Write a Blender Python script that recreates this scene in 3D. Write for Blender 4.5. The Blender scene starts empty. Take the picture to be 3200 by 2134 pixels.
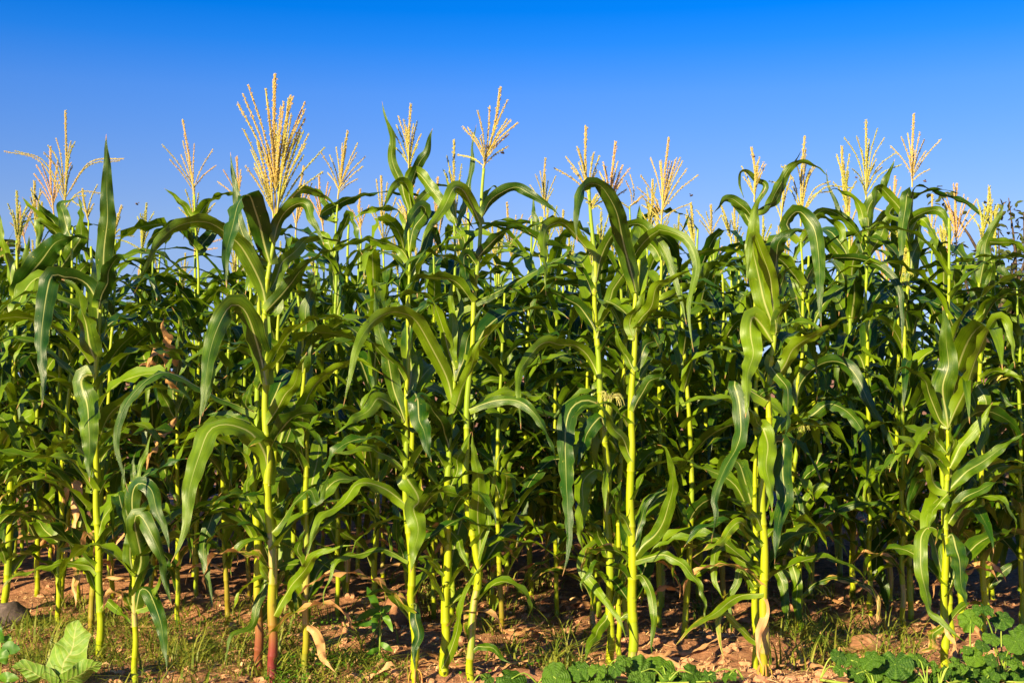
import bpy, math, random
import numpy as np
from mathutils import Vector, noise

# ------------------------------------------------------------------ camera, sky, sun, exposure
scene = bpy.context.scene
COL = scene.collection
R_ = math.radians
cam_d = bpy.data.cameras.new('camera')
cam = bpy.data.objects.new('camera', cam_d); COL.objects.link(cam)
cam_d.sensor_fit = 'HORIZONTAL'; cam_d.sensor_width = 36.0; cam_d.lens = 45.0
cam_d.clip_start = 0.05; cam_d.clip_end = 3000
cam.location = (0, 0, 1.2); cam.rotation_euler = (R_(90 + 1.518), 0, 0)
scene.camera = cam

SUN_EL, SUN_AZ = 25.0, 38.0            # degrees: height, and left of straight behind the camera
world = bpy.data.worlds.new('World'); scene.world = world; world.use_nodes = True
wn = world.node_tree; wn.nodes.clear()
w_out = wn.nodes.new('ShaderNodeOutputWorld'); w_bg = wn.nodes.new('ShaderNodeBackground')
w_sky = wn.nodes.new('ShaderNodeTexSky'); w_sky.sky_type = 'NISHITA'; w_sky.sun_disc = False
w_sky.sun_elevation = R_(SUN_EL); w_sky.sun_rotation = R_(180 + SUN_AZ)
w_sky.altitude = 600; w_sky.air_density = 1.0; w_sky.dust_density = 0.35; w_sky.ozone_density = 3.0
# the photograph's sky is deeper and more violet-blue than the model's: tint it by height above the horizon
w_tc = wn.nodes.new('ShaderNodeTexCoord'); w_sp = wn.nodes.new('ShaderNodeSeparateXYZ')
wn.links.new(w_tc.outputs['Generated'], w_sp.inputs[0])
w_mr = wn.nodes.new('ShaderNodeMapRange'); w_mr.inputs['From Max'].default_value = 0.32
wn.links.new(w_sp.outputs[2], w_mr.inputs['Value'])
w_cr = wn.nodes.new('ShaderNodeValToRGB'); wn.links.new(w_mr.outputs[0], w_cr.inputs[0])
SKY_TINT = [(0.0, (.42, .58, 1.18)), (.21, (.53, .565, .86)), (.37, (.63, .66, .91)), (.52, (.49, .66, 1.04)), (.67, (.33, .65, 1.17)), (.785, (.085, .58, 1.25)), (.86, (.006, .53, 1.26)), (1.0, (.0, .50, 1.25))]
for i, (p, c) in enumerate(SKY_TINT):
    e = w_cr.color_ramp.elements[i] if i < 1 else w_cr.color_ramp.elements.new(p) if i < len(SKY_TINT) - 1 else w_cr.color_ramp.elements[-1]
    e.position = p; e.color = c + (1,)
w_mx = wn.nodes.new('ShaderNodeMix'); w_mx.data_type = 'RGBA'; w_mx.blend_type = 'MULTIPLY'; w_mx.inputs[0].default_value = 1.0
wn.links.new(w_sky.outputs[0], w_mx.inputs[6]); wn.links.new(w_cr.outputs[0], w_mx.inputs[7]); wn.links.new(w_mx.outputs[2], w_bg.inputs['Color'])
w_bg.inputs['Strength'].default_value = 0.064
wn.links.new(w_bg.outputs[0], w_out.inputs['Surface'])

sun_d = bpy.data.lights.new('sun', 'SUN'); sun_d.energy = 5.0; sun_d.angle = R_(0.53); sun_d.color = (1.0, 0.80, 0.46)
sun = bpy.data.objects.new('sun', sun_d); COL.objects.link(sun)
sv = Vector((-math.sin(R_(SUN_AZ)) * math.cos(R_(SUN_EL)), -math.cos(R_(SUN_AZ)) * math.cos(R_(SUN_EL)), math.sin(R_(SUN_EL))))
sun.rotation_euler = (-sv).to_track_quat('-Z', 'Y').to_euler(); sun.location = sv * 30
vs = scene.view_settings
vs.view_transform = 'Standard'; vs.look = 'None'; vs.exposure = 1.15; vs.gamma = 1.0; vs.use_curve_mapping = False
scene.cycles.max_bounces = 8; scene.cycles.transparent_max_bounces = 4
scene.cycles.use_denoising = True

# ------------------------------------------------------------------ materials
class NT:
    def __init__(s, name):
        s.m = bpy.data.materials.new(name); s.m.use_nodes = True; s.t = s.m.node_tree; s.t.nodes.clear()
    def n(s, typ, **kw):
        nd = s.t.nodes.new(typ)
        for k, v in kw.items(): setattr(nd, k, v)
        return nd
    def l(s, a, b): s.t.links.new(a, b)
    def put(s, sock, v):
        if isinstance(v, bpy.types.NodeSocket): s.l(v, sock)
        else: sock.default_value = v
    def math(s, op, a, b=0.0, c=None, clamp=False):
        nd = s.n('ShaderNodeMath', operation=op, use_clamp=clamp)
        s.put(nd.inputs[0], a); s.put(nd.inputs[1], b)
        if c is not None: s.put(nd.inputs[2], c)
        return nd.outputs[0]
    def step(s, v, lo, hi, a=0.0, b=1.0):
        nd = s.n('ShaderNodeMapRange', interpolation_type='SMOOTHSTEP')
        s.put(nd.inputs['Value'], v); s.put(nd.inputs['From Min'], lo); s.put(nd.inputs['From Max'], hi)
        nd.inputs['To Min'].default_value = a; nd.inputs['To Max'].default_value = b
        return nd.outputs['Result']
    def mix(s, f, a, b):
        nd = s.n('ShaderNodeMix', data_type='RGBA')
        s.put(nd.inputs[0], f)
        for i, v in ((6, a), (7, b)):
            if isinstance(v, tuple): v = tuple(v) + (1.0,) if len(v) == 3 else v
            s.put(nd.inputs[i], v)
        return nd.outputs[2]
    def noise(s, vec, scale, detail=2.0, rough=.5):
        nd = s.n('ShaderNodeTexNoise'); nd.inputs['Scale'].default_value = scale
        nd.inputs['Detail'].default_value = detail; nd.inputs['Roughness'].default_value = rough
        if vec is not None: s.l(vec, nd.inputs['Vector'])
        return nd.outputs['Fac']
    def comb(s, x, y, z=0.0):
        nd = s.n('ShaderNodeCombineXYZ')
        for i, v in enumerate((x, y, z)): s.put(nd.inputs[i], v)
        return nd.outputs[0]
    def uv(s, layer='UVMap'):
        nd = s.n('ShaderNodeUVMap', uv_map=layer); sp = s.n('ShaderNodeSeparateXYZ'); s.l(nd.outputs[0], sp.inputs[0])
        return sp.outputs[0], sp.outputs[1]
    def attr(s, name):
        return s.n('ShaderNodeAttribute', attribute_type='OBJECT', attribute_name=name).outputs['Fac']
    def objco(s): return s.n('ShaderNodeTexCoord').outputs['Object']
    def rand(s): return s.n('ShaderNodeObjectInfo').outputs['Random']
    def bump(s, h, strength, dist):
        nd = s.n('ShaderNodeBump'); nd.inputs['Strength'].default_value = strength; nd.inputs['Distance'].default_value = dist
        s.l(h, nd.inputs['Height']); return nd.outputs[0]
    def finish(s, col, rough=.5, spec=.5, normal=None, trans=0.0, tcol=None, coat=0.0):
        p = s.n('ShaderNodeBsdfPrincipled'); out = s.n('ShaderNodeOutputMaterial')
        if isinstance(col, tuple): col = tuple(col) + (1.0,)
        s.put(p.inputs['Base Color'], col); s.put(p.inputs['Roughness'], rough); s.put(p.inputs['Specular IOR Level'], spec)
        if normal is not None: s.l(normal, p.inputs['Normal'])
        if trans:
            tr = s.n('ShaderNodeBsdfTranslucent'); s.put(tr.inputs['Color'], tcol if tcol is not None else col)
            if normal is not None: s.l(normal, tr.inputs['Normal'])
            mx = s.n('ShaderNodeMixShader'); s.put(mx.inputs[0], trans)
            s.l(p.outputs[0], mx.inputs[1]); s.l(tr.outputs[0], mx.inputs[2]); s.l(mx.outputs[0], out.inputs['Surface'])
        else: s.l(p.outputs[0], out.inputs['Surface'])
        return s.m

def mat_corn_leaf():
    k = NT('corn_leaf'); u, v = k.uv()
    a = k.math('ABSOLUTE', k.math('MULTIPLY', k.math('SUBTRACT', u, .5), 2.0))
    rnd = k.rand(); rs = k.math('MULTIPLY', rnd, 57.0)
    veins = k.noise(k.comb(k.math('MULTIPLY', u, 34.0), k.math('MULTIPLY', v, 1.2), rs), 1.0, 3.0, .6)
    blot = k.noise(k.comb(k.math('MULTIPLY', u, 2.0), k.math('MULTIPLY', v, 9.0), rs), 1.0, 3.0)
    g = k.math('ADD', k.math('MULTIPLY', veins, .55), k.math('ADD', k.math('MULTIPLY', blot, .5), k.math('MULTIPLY', rnd, .55)))
    col = k.mix(k.step(g, .45, 1.15), (.014, .064, .001), (.158, .268, .002))
    # pale leaf base and midrib, paler margin
    col = k.mix(k.step(v, .10, .0), col, (.22, .34, .012))
    rw = k.math('ADD', k.math('MULTIPLY', k.math('POWER', k.math('SUBTRACT', 1.0, v), 2.0), .13), .028)
    rib = k.math('MULTIPLY', k.step(a, rw, k.math('MULTIPLY', rw, .45)), k.step(v, 1.0, .35, 0.0, .85))
    col = k.mix(rib, col, (.42, .46, .14))
    col = k.mix(k.step(a, .95, .995, 0.0, .3), col, (.28, .26, .04))
    # yellowing and drying from tip and margin
    dry = k.attr('dryness')
    patch = k.noise(k.comb(k.math('MULTIPLY', u, 3.0), k.math('MULTIPLY', v, 7.0), k.math('ADD', rs, 9.0)), 1.3, 4.0, .62)
    wear = k.math('ADD', k.math('MULTIPLY', patch, .9), k.math('ADD', k.math('MULTIPLY', a, .22), k.math('MULTIPLY', v, .35)))
    t1 = k.math('SUBTRACT', 1.22, k.math('MULTIPLY', dry, 1.15)); t2 = k.math('SUBTRACT', 1.42, k.math('MULTIPLY', dry, 1.35))
    col = k.mix(k.step(wear, t1, k.math('ADD', t1, .28)), col, (.36, .33, .012))
    tan = k.mix(veins, (.78, .46, .19), (.55, .29, .11))
    col = k.mix(k.step(wear, t2, k.math('ADD', t2, .16)), col, tan)
    col = k.mix(k.step(v, .955, .99), col, (.50, .27, .10))
    flecks = k.noise(k.comb(k.math('MULTIPLY', u, 12.0), k.math('MULTIPLY', v, 60.0), rs), 1.0, 1.0)
    col = k.mix(k.step(flecks, .735, .78, 0.0, .7), col, (.34, .34, .05))
    nrm = k.bump(veins, .55, .0022)
    ro = k.step(blot, .3, .7, .31, .46)
    hs = k.n('ShaderNodeHueSaturation'); hs.inputs['Hue'].default_value = .485; hs.inputs['Value'].default_value = 1.6
    k.l(col, hs.inputs['Color'])
    return k.finish(col, ro, .52, nrm, .20, hs.outputs[0])

def mat_stalk():
    k = NT('corn_stalk'); u, f = k.uv(); h, ti = k.uv('Height')
    rnd = k.rand()
    st = k.noise(k.comb(k.math('MULTIPLY', u, 9.0), k.math('MULTIPLY', h, 3.0), k.math('MULTIPLY', rnd, 40.0)), 1.0, 3.0, .6)
    col = k.mix(st, (.27, .38, .004), (.43, .47, .006))
    col = k.mix(k.step(h, .9, 2.1, 0.0, .55), col, (.30, .45, .03))
    col = k.mix(k.step(ti, .45, 1.0, 0.0, .75), col, (.20, .34, .02))
    papery = k.math('MULTIPLY', k.step(ti, .86, .9), k.step(h, .9, .4))
    col = k.mix(k.math('MULTIPLY', papery, k.step(st, .35, .6)), col, (.46, .36, .14))
    col = k.mix(k.step(f, .03, .0, 0.0, .5), col, (.56, .56, .06))
    col = k.mix(k.step(f, .97, .995, 0.0, .6), col, (.28, .26, .02))
    red = k.attr('redness')
    zone = k.math('MULTIPLY', red, k.step(k.math('ADD', h, k.math('MULTIPLY', st, .25)), .62, .22))
    col = k.mix(zone, col, k.mix(k.step(h, .06, .5), (.22, .035, .03), (.48, .26, .05)))
    blem = k.noise(k.comb(k.math('MULTIPLY', u, 4.0), k.math('MULTIPLY', h, 22.0), k.math('MULTIPLY', rnd, 13.0)), 1.0, 3.0, .6)
    col = k.mix(k.step(blem, .62, .72, 0.0, .6), col, (.24, .16, .04))
    nrm = k.bump(st, .25, .002)
    return k.finish(col, .42, .45, nrm)

def mat_tassel():
    k = NT('tassel'); ripe = k.attr('ripe'); co = k.objco()
    n1 = k.noise(co, 90.0, 2.0); n2 = k.noise(co, 9.0, 2.0)
    col = k.mix(n1, (.62, .59, .11), (.44, .49, .07))
    t = k.math('ADD', ripe, k.math('MULTIPLY', k.math('SUBTRACT', n2, .5), 1.1), clamp=True)
    col = k.mix(t, col, k.mix(n1, (.86, .59, .23), (.70, .43, .13)))
    col = k.mix(k.step(n1, .68, .74, 0.0, .4), col, (.30, .17, .06))
    return k.finish(col, .6, .3, None, .18)

def mat_simple(name, c1, c2, scale=20., rough=.6, spec=.3, bump=.2, bd=.004, trans=0., detail=4.):
    k = NT(name); co = k.objco(); n = k.noise(co, scale, detail, .6); rnd = k.rand()
    f = k.math('ADD', n, k.math('MULTIPLY', k.math('SUBTRACT', rnd, .5), .35), clamp=True)
    col = k.mix(k.step(f, .3, .7), c1, c2)
    return k.finish(col, rough, spec, k.bump(n, bump, bd), trans)

def mat_soil():
    k = NT('soil'); co = k.objco()
    n1 = k.noise(co, 1.7, 5.0, .6); n2 = k.noise(co, 22.0, 6.0, .68); n3 = k.noise(co, 130.0, 3.0, .6)
    col = k.mix(k.step(n2, .32, .68), (.21, .092, .048), (.50, .25, .135))
    col = k.mix(k.step(n1, .4, .65, 0.0, .6), col, (.50, .25, .125))
    col = k.mix(k.step(n3, .60, .75, 0.0, .5), col, (.52, .33, .21))
    hgt = k.math('ADD', k.math('MULTIPLY', n2, 1.0), k.math('MULTIPLY', n3, .35))
    return k.finish(col, .92, .15, k.bump(hgt, .9, .02))

def mat_veined(name, c1, c2, vein, rough=.5, trans=.2, nv=9.0):
    k = NT(name); u, v = k.uv()
    a = k.math('ABSOLUTE', k.math('MULTIPLY', k.math('SUBTRACT', u, .5), 2.0))
    n = k.noise(k.objco(), 45.0, 3.0, .6); rnd = k.rand()
    col = k.mix(k.step(k.math('ADD', n, k.math('MULTIPLY', rnd, .5)), .4, 1.0), c1, c2)
    ph = k.math('MULTIPLY', k.math('SUBTRACT', v, k.math('MULTIPLY', a, .16)), nv)
    tri = k.math('ABSOLUTE', k.math('SUBTRACT', k.math('FRACT', ph), .5))
    vn = k.math('MAXIMUM', k.step(tri, .07, .02, 0.0, .8), k.step(a, .06, .02))
    col = k.mix(vn, col, vein)
    col = k.mix(k.step(a, .93, .99, 0.0, .6), col, vein)
    hgt = k.math('ADD', k.math('MULTIPLY', tri, 1.2), k.math('MULTIPLY', n, .6))
    return k.finish(col, rough, .4, k.bump(hgt, .55, .008), trans)

M_LEAF = mat_corn_leaf(); M_STALK = mat_stalk(); M_TASSEL = mat_tassel(); M_SOIL = mat_soil()
M_HUSK = mat_simple('ear_husk', (.16, .26, .012), (.30, .38, .03), 30., .5, .4)
M_SILK = mat_simple('corn_silk', (.50, .52, .10), (.62, .55, .22), 60., .45, .4)
M_ROOT = mat_simple('brace_root', (.50, .36, .05), (.40, .16, .06), 40., .6)
M_DRY = mat_simple('dry_leaf', (.34, .17, .07), (.64, .37, .17), 34., .75, .2, .5, .003, .15)
M_STRAW = mat_simple('straw', (.42, .22, .09), (.74, .50, .25), 60., .7, .25, .2, .001)
M_CLOD = mat_simple('soil_clod', (.25, .12, .062), (.54, .285, .155), 26., .95, .1, .9, .012)
M_STONE = mat_simple('stone', (.09, .07, .06), (.22, .16, .14), 30., .8, .3, .6, .008)
M_GRASS = mat_simple('grass', (.06, .16, .010), (.30, .31, .04), 14., .5, .35, .1, .001, .25)
M_WEED = mat_simple('weed_leaf', (.05, .17, .010), (.12, .27, .012), 30., .45, .4, .2, .002, .28)
M_BROAD = mat_veined('broad_weed_leaf', (.12, .26, .025), (.24, .38, .04), (.36, .42, .12), .55, .25, 9.)
M_SQUASH = mat_veined('squash_leaf', (.026, .098, .004), (.11, .235, .007), (.12, .25, .02), .5, .25, 6.)
M_VINE = mat_simple('squash_stem', (.20, .32, .03), (.30, .40, .06), 30., .5)
M_TREELEAF = mat_simple('tree_leaf', (.030, .055, .012), (.09, .115, .022), 14., .45, .45, .1, .002, .15)
M_BARK = mat_simple('bark', (.07, .05, .035), (.17, .12, .08), 18., .9, .1, .8, .01)
M_PALM = mat_simple('palm_leaf', (.03, .06, .012), (.10, .11, .03), 8., .45, .4, .1, .002, .1)
M_BEE = mat_simple('bee_body', (.03, .02, .012), (.20, .10, .02), 300., .5)
M_WING = mat_simple('bee_wing', (.45, .42, .38), (.6, .56, .5), 90., .3, .5, 0.05, .001, .5)

# ------------------------------------------------------------------ geometry helpers
def mesh_from(name, V, Fs, uvs=None, uv2=None, mat=None, smooth=True):
    me = bpy.data.meshes.new(name)
    me.from_pydata([tuple(map(float, p)) for p in V], [], [tuple(map(int, f)) for f in Fs])
    if uvs is not None:
        li = np.empty(len(me.loops), dtype=np.int32); me.loops.foreach_get('vertex_index', li)
        for nm, arr in (('UVMap', uvs), ('Height', uv2)):
            if arr is None: continue
            lay = me.uv_layers.new(name=nm)
            lay.data.foreach_set('uv', np.asarray(arr, dtype=np.float32)[li].ravel())
    if mat: me.materials.append(mat)
    if smooth: me.polygons.foreach_set('use_smooth', np.ones(len(me.polygons), dtype=bool))
    me.update(); return me

def add(name, me, parent=None, loc=(0, 0, 0), rot=None, **props):
    o = bpy.data.objects.new(name, me); COL.objects.link(o)
    o.location = loc
    if rot is not None: o.rotation_euler = rot
    if parent is not None: o.parent = parent
    for k, v in props.items(): o[k] = v
    return o

def empty(name, loc, rot=None, **props):
    o = add(name, None, None, loc, rot, **props); o.empty_display_size = .1; return o

def crom(P, n):
    P = np.asarray(P, float)
    if len(P) == 2: P = np.array([P[0], (P[0] + P[1]) / 2, P[1]])
    Q = np.vstack([2 * P[0] - P[1], P, 2 * P[-1] - P[-2]])
    out = []
    for i in range(1, len(Q) - 2):
        p0, p1, p2, p3 = Q[i - 1], Q[i], Q[i + 1], Q[i + 2]
        for t in np.linspace(0, 1, 10, endpoint=False):
            out.append(.5 * ((2 * p1) + (-p0 + p2) * t + (2 * p0 - 5 * p1 + 4 * p2 - p3) * t * t + (-p0 + 3 * p1 - 3 * p2 + p3) * t ** 3))
    out.append(P[-1]); out = np.array(out)
    d = np.r_[0, np.cumsum(np.linalg.norm(np.diff(out, axis=0), axis=1))]
    s = np.linspace(0, d[-1], n)
    return np.stack([np.interp(s, d, out[:, i]) for i in range(3)], 1), d[-1]

def norm(v): return v / np.maximum(1e-9, np.linalg.norm(v, axis=-1, keepdims=True))

def grid_faces(n, m):
    return [(i * m + j, i * m + j + 1, (i + 1) * m + j + 1, (i + 1) * m + j) for i in range(n - 1) for j in range(m - 1)]

def leaf_mesh(P, width, f1, f2, wav, seed, n=34, m=7, prof='corn', mat=None, cup0=1.25, cup1=.22, inward=None):
    rg = random.Random(seed)
    C, Ln = crom(P, n)
    t = np.linspace(0, 1, n)
    wob = np.sin(np.pi * t)[:, None] * np.stack([.007 * np.sin(t * rg.uniform(7, 16) + rg.uniform(0, 6)) for _ in range(3)], 1) * min(1.0, Ln / .4)
    C = C + wob
    Tn = norm(np.gradient(C, axis=0))
    Y = np.array([0, 1., 0])
    if f1 == -1:
        az = C[-1] - C[0]; az[2] = 0
        if np.linalg.norm(az) < .02: az = np.array([0, -1., 0])
        az = az / np.linalg.norm(az)
        S = np.tile(np.array([-az[1], az[0], 0]), (n, 1))
    else:
        ph = f1 + (f2 - f1) * t
        if prof == 'corn':                 # where the blade runs level it is seen edge-on: from below when high, from above when low
            lev = Tn[:, 0] ** 2 / (Tn[:, 0] ** 2 + Tn[:, 2] ** 2 + 1e-9)
            ph = ph + (66 - ph) * .8 * lev
            ph = ph * (1 if (C[-1][0] < C[0][0]) == (C[:, 2].max() > 1.22) else -1)
        ph = np.radians(ph)
        N = norm(np.stack([-Tn[:, 2], np.zeros(n), Tn[:, 0]], 1))
        S = np.cos(ph)[:, None] * N + np.sin(ph)[:, None] * Y
    for _ in range(3):
        S = S - (S * Tn).sum(1, keepdims=True) * Tn
        S = norm(S); S[1:-1] = (S[:-2] + 2 * S[1:-1] + S[2:]) / 4
    S = norm(S - (S * Tn).sum(1, keepdims=True) * Tn)
    B = norm(np.cross(S, Tn))
    if inward is not None and np.dot(B[1], inward) < 0: S, B = -S, -B
    tw = np.radians(rg.uniform(-38, 38)) * np.sin(t * rg.uniform(2, 6) + rg.uniform(0, 6)) + np.radians(rg.uniform(-26, 26)) * np.sin(t * rg.uniform(8, 14) + rg.uniform(0, 6)) * t
    tw = tw * np.clip(t * 5, 0, 1)
    S, B = S * np.cos(tw)[:, None] + B * np.sin(tw)[:, None], B * np.cos(tw)[:, None] - S * np.sin(tw)[:, None]
    if prof == 'corn':
        w = np.where(t < .28, .74 + .26 * np.sin(t / .28 * math.pi / 2), 1.0)
        w = w * np.where(t > .33, 1 - np.clip((t - .33) / .67, 0, 1) ** 1.55, 1.0)
    elif prof == 'lance':
        w = np.sin(np.clip(t * .92 + .06, 0, 1) * math.pi) ** .8
    elif prof == 'oval':
        w = np.sin(np.clip(t, 0.02, 1) ** .8 * math.pi) ** .7
    else:                                  # broad weed leaf
        w = np.clip(np.sin((t * .86 + .14) ** 1.05 * math.pi) ** .65, .04, 1) * (1 + .1 * np.sin(t * 17))
    w = np.maximum(w, .012) * width / 2
    u = np.linspace(-1, 1, m)
    cup = cup1 + (cup0 - cup1) * np.exp(-t * 9) + .10 * np.sin(t * 7 + rg.uniform(0, 6))
    amp = wav * np.clip(.0105 * np.sin(np.pi * np.clip(t * 1.02, 0, 1)) ** .6, 0, 1) * (width / .075)
    k = Ln / rg.uniform(.085, .125) * 2 * math.pi
    pa, pb = rg.uniform(0, 6), rg.uniform(0, 6)
    V = np.zeros((n, m, 3))
    jit = np.cumsum(np.array([rg.gauss(0, .25) for _ in range(n)]))
    for j, uu in enumerate(u):
        ruf = amp * uu * uu * np.sin(k * t + jit + (pa if uu < 0 else pb))
        hgt = cup * abs(uu) ** 1.25 * w * .9 + ruf
        V[:, j] = C + S * (uu * w * np.sqrt(np.maximum(.2, 1 - (cup * .6) ** 2)))[:, None] + B * hgt[:, None]
    V[:, :, 2] = np.maximum(V[:, :, 2], .004) if P[0][2] > .02 else V[:, :, 2]
    uv = np.stack([np.tile((u + 1) / 2, (n, 1)), np.tile(t[:, None], (1, m))], 2).reshape(-1, 2)
    return mesh_from('leaf', V.reshape(-1, 3), grid_faces(n, m), uv, None, mat or M_LEAF)

def tube(C, rad, sides=8, cap=True):
    C = np.asarray(C, float); n = len(C); Tn = norm(np.gradient(C, axis=0))
    ref = np.array([1., 0, 0]) if abs(Tn[0][0]) < .8 else np.array([0, 1., 0])
    V = []; S = ref
    for i in range(n):
        S = S - S.dot(Tn[i]) * Tn[i]; S = S / np.linalg.norm(S); B = np.cross(Tn[i], S)
        for a in range(sides):
            th = 2 * math.pi * a / sides
            V.append(C[i] + (S * math.cos(th) + B * math.sin(th)) * rad[i])
    Fs = [(i * sides + a, i * sides + (a + 1) % sides, (i + 1) * sides + (a + 1) % sides, (i + 1) * sides + a) for i in range(n - 1) for a in range(sides)]
    if cap: Fs.append(tuple(range((n - 1) * sides, n * sides))); Fs.append(tuple(range(sides - 1, -1, -1)))
    return V, Fs

def stalk_mesh(P, r, seed, sides=12, dens=44):
    rg = random.Random(seed); P = np.asarray(P, float)
    C, Ln = crom(P, max(14, int(P[-1][2] * dens)))
    d = np.r_[0, np.cumsum(np.linalg.norm(np.diff(C, axis=0), axis=1))]
    nodes = [0.0]; h = .05
    while nodes[-1] < Ln: nodes.append(nodes[-1] + h * rg.uniform(.9, 1.1)); h = min(.21, h * 1.5)
    extra = np.array([q + e for q in nodes[1:] for e in (-.006, 0.0, .006, .014)])
    s = np.unique(np.clip(np.r_[np.linspace(0, Ln, len(C)), extra], 0, Ln))
    s = s[np.r_[True, np.diff(s) > .003]]
    C = np.stack([np.interp(s, d, C[:, i]) for i in range(3)], 1)
    idx = np.clip(np.searchsorted(nodes, s, side='right') - 1, 0, len(nodes) - 2)
    n0 = np.array(nodes)[idx]; n1 = np.array(nodes)[idx + 1]
    f = (s - n0) / (n1 - n0)
    z = s / max(Ln, 1.0)
    rad = r * (1.0 - .62 * np.clip(z, 0, 1) ** 1.6) * (1.06 - .10 * f)
    rad = rad * (1 + .075 * np.exp(-((s - n0) / .008) ** 2) + .025 * np.exp(-((n1 - s) / .007) ** 2))
    zig = .0035 * np.where(idx % 2 == 0, 1, -1) * np.sin(f * math.pi)
    C = C + np.stack([zig, -zig * .6, np.zeros_like(zig)], 1)
    V, Fs = tube(C, rad, sides)
    uv = np.array([((a / sides), f[i]) for i in range(len(C)) for a in range(sides)])
    tint = [rg.random() for _ in range(len(nodes) + 1)]
    uv2 = np.array([(C[i][2], tint[idx[i]]) for i in range(len(C)) for a in range(sides)])
    return mesh_from('stalk', V, Fs, uv, uv2, M_STALK)

def spike_mesh(P, size, gap, rows, seed, r0=.0016, start=.0):
    """a tassel branch: thin axis set with little pointed spikelets"""
    rg = np.random.RandomState(seed)
    C, Ln = crom(P, 12)
    V, Fs = tube(C, np.linspace(r0 * 1.3, r0 * .5, 12), 4, False)
    V = [np.array(v) for v in V]; V = list(V)
    d = np.linspace(0, Ln, 12); Tn = norm(np.gradient(C, axis=0))
    nsp = max(6, int(Ln * (1 - start) / gap))
    ss = np.linspace(Ln * start, Ln * .995, nsp)
    V = np.array(V); allV = [V]; base = len(V); faces = list(Fs)
    for i, s in enumerate(ss):
        c = np.array([np.interp(s, d, C[:, q]) for q in range(3)]); T = norm(np.array([np.interp(s, d, Tn[:, q]) for q in range(3)]))
        ref = np.array([0, 1., 0]) if abs(T[1]) < .8 else np.array([1., 0, 0])
        A = norm(np.cross(T, ref)); Bv = np.cross(T, A)
        for q in range(rows):
            th = (i % 2) * math.pi / rows + 2 * math.pi * q / rows + rg.uniform(-.5, .5)
            O = A * math.cos(th) + Bv * math.sin(th)
            sp = rg.uniform(.05, .36); ax = norm(T * (1 - sp * .5) + O * sp)
            if rg.rand() < .12: ax = norm(O * .8 + np.array([0, 0, -.5]))
            ln = size * rg.uniform(.75, 1.25); wd = ln * rg.uniform(.17, .25)
            p = c + O * r0; sd = norm(np.cross(ax, O) + 1e-6); up = np.cross(sd, ax)
            mid = p + ax * ln * .45
            allV.append(np.array([p, mid + sd * wd, mid + up * wd, mid - sd * wd, mid - up * wd, p + ax * ln]))
            b = base
            faces += [(b, b + 2, b + 1), (b, b + 3, b + 2), (b, b + 4, b + 3), (b, b + 1, b + 4), (b + 5, b + 1, b + 2), (b + 5, b + 2, b + 3), (b + 5, b + 3, b + 4), (b + 5, b + 4, b + 1)]
            base += 6
    return mesh_from('tassel_branch', np.vstack(allV), faces, None, None, M_TASSEL, False)

def tassel_parts(a, b, tips, droop, extra, th, seed, lean=(0, 0, 0)):
    """central spike and side branches; returns [mesh, ...] first is the spike"""
    rg = random.Random(seed); a = np.array(a, float); b = np.array(b, float); ax = b - a; Ln = np.linalg.norm(ax); axn = ax / Ln
    out = []
    bend = np.array([rg.uniform(-.01, .01), rg.uniform(-.015, .015), 0])
    out.append(spike_mesh([a, a + ax * .5 + bend, b], .0092 * th, .0046, 5, seed, .0034 * th, .42 if tips else .1))
    allt = [(np.array(t, float), True) for t in tips]
    for i in range(extra):
        an = rg.uniform(0, 6.28); le = Ln * rg.uniform(.35, .6); sp = rg.uniform(.25, .6)
        o = a + ax * rg.uniform(.1, .4)
        dirv = axn * (1 - sp * .4) + np.array([math.cos(an) * .5, math.sin(an), 0]) * sp
        allt.append((o + dirv / np.linalg.norm(dirv) * le, False))
    for i, (t, traced) in enumerate(allt):
        if traced: t = t + np.array([0, rg.uniform(-.07, .07), 0])
        rel = (t - a).dot(axn) / Ln
        o = a + ax * min(.34, max(.03, rel * .28 - .02 + rg.uniform(-.05, .05)))
        L1 = np.linalg.norm(t - o)
        up = .16 + .36 * droop
        c = o + axn * L1 * up + (t - o) * (.42 if not droop else .34)
        m1 = .25 * o + .5 * c + .25 * t
        out.append(spike_mesh([o, m1, t], .0086 * th, .0048, 3, seed + 31 * i + 7, .0016 * th, .14))
    return out

def arc_leaf_pts(az, z0, Ln, e0, droop, rg, off=.008):
    p = np.array([math.cos(az) * off, math.sin(az) * off, z0]); P = [p.copy()]; n = 9
    a = az; ta = rg.uniform(-.5, .5)
    for i in range(n):
        s = (i + .5) / n
        e = math.radians(e0 - droop * s ** 1.25)
        a = az + ta * s
        p = p + np.array([math.cos(a) * math.cos(e), math.sin(a) * math.cos(e), math.sin(e)]) * Ln / n
        P.append(p.copy())
    return P

def rand_leaf(az, z0, rg, big=1.0, n=20, m=5):
    Ln = rg.uniform(.55, .85) * big; e0 = rg.uniform(55, 80); dr = rg.uniform(105, 185)
    return leaf_mesh(arc_leaf_pts(az, z0, Ln, e0, dr, rg, .012), rg.uniform(.064, .098) * big ** .5, -1, 0, rg.uniform(.8, 1.8), rg.randrange(10 ** 6), n, m, inward=(-math.cos(az), -math.sin(az), 0))

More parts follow.
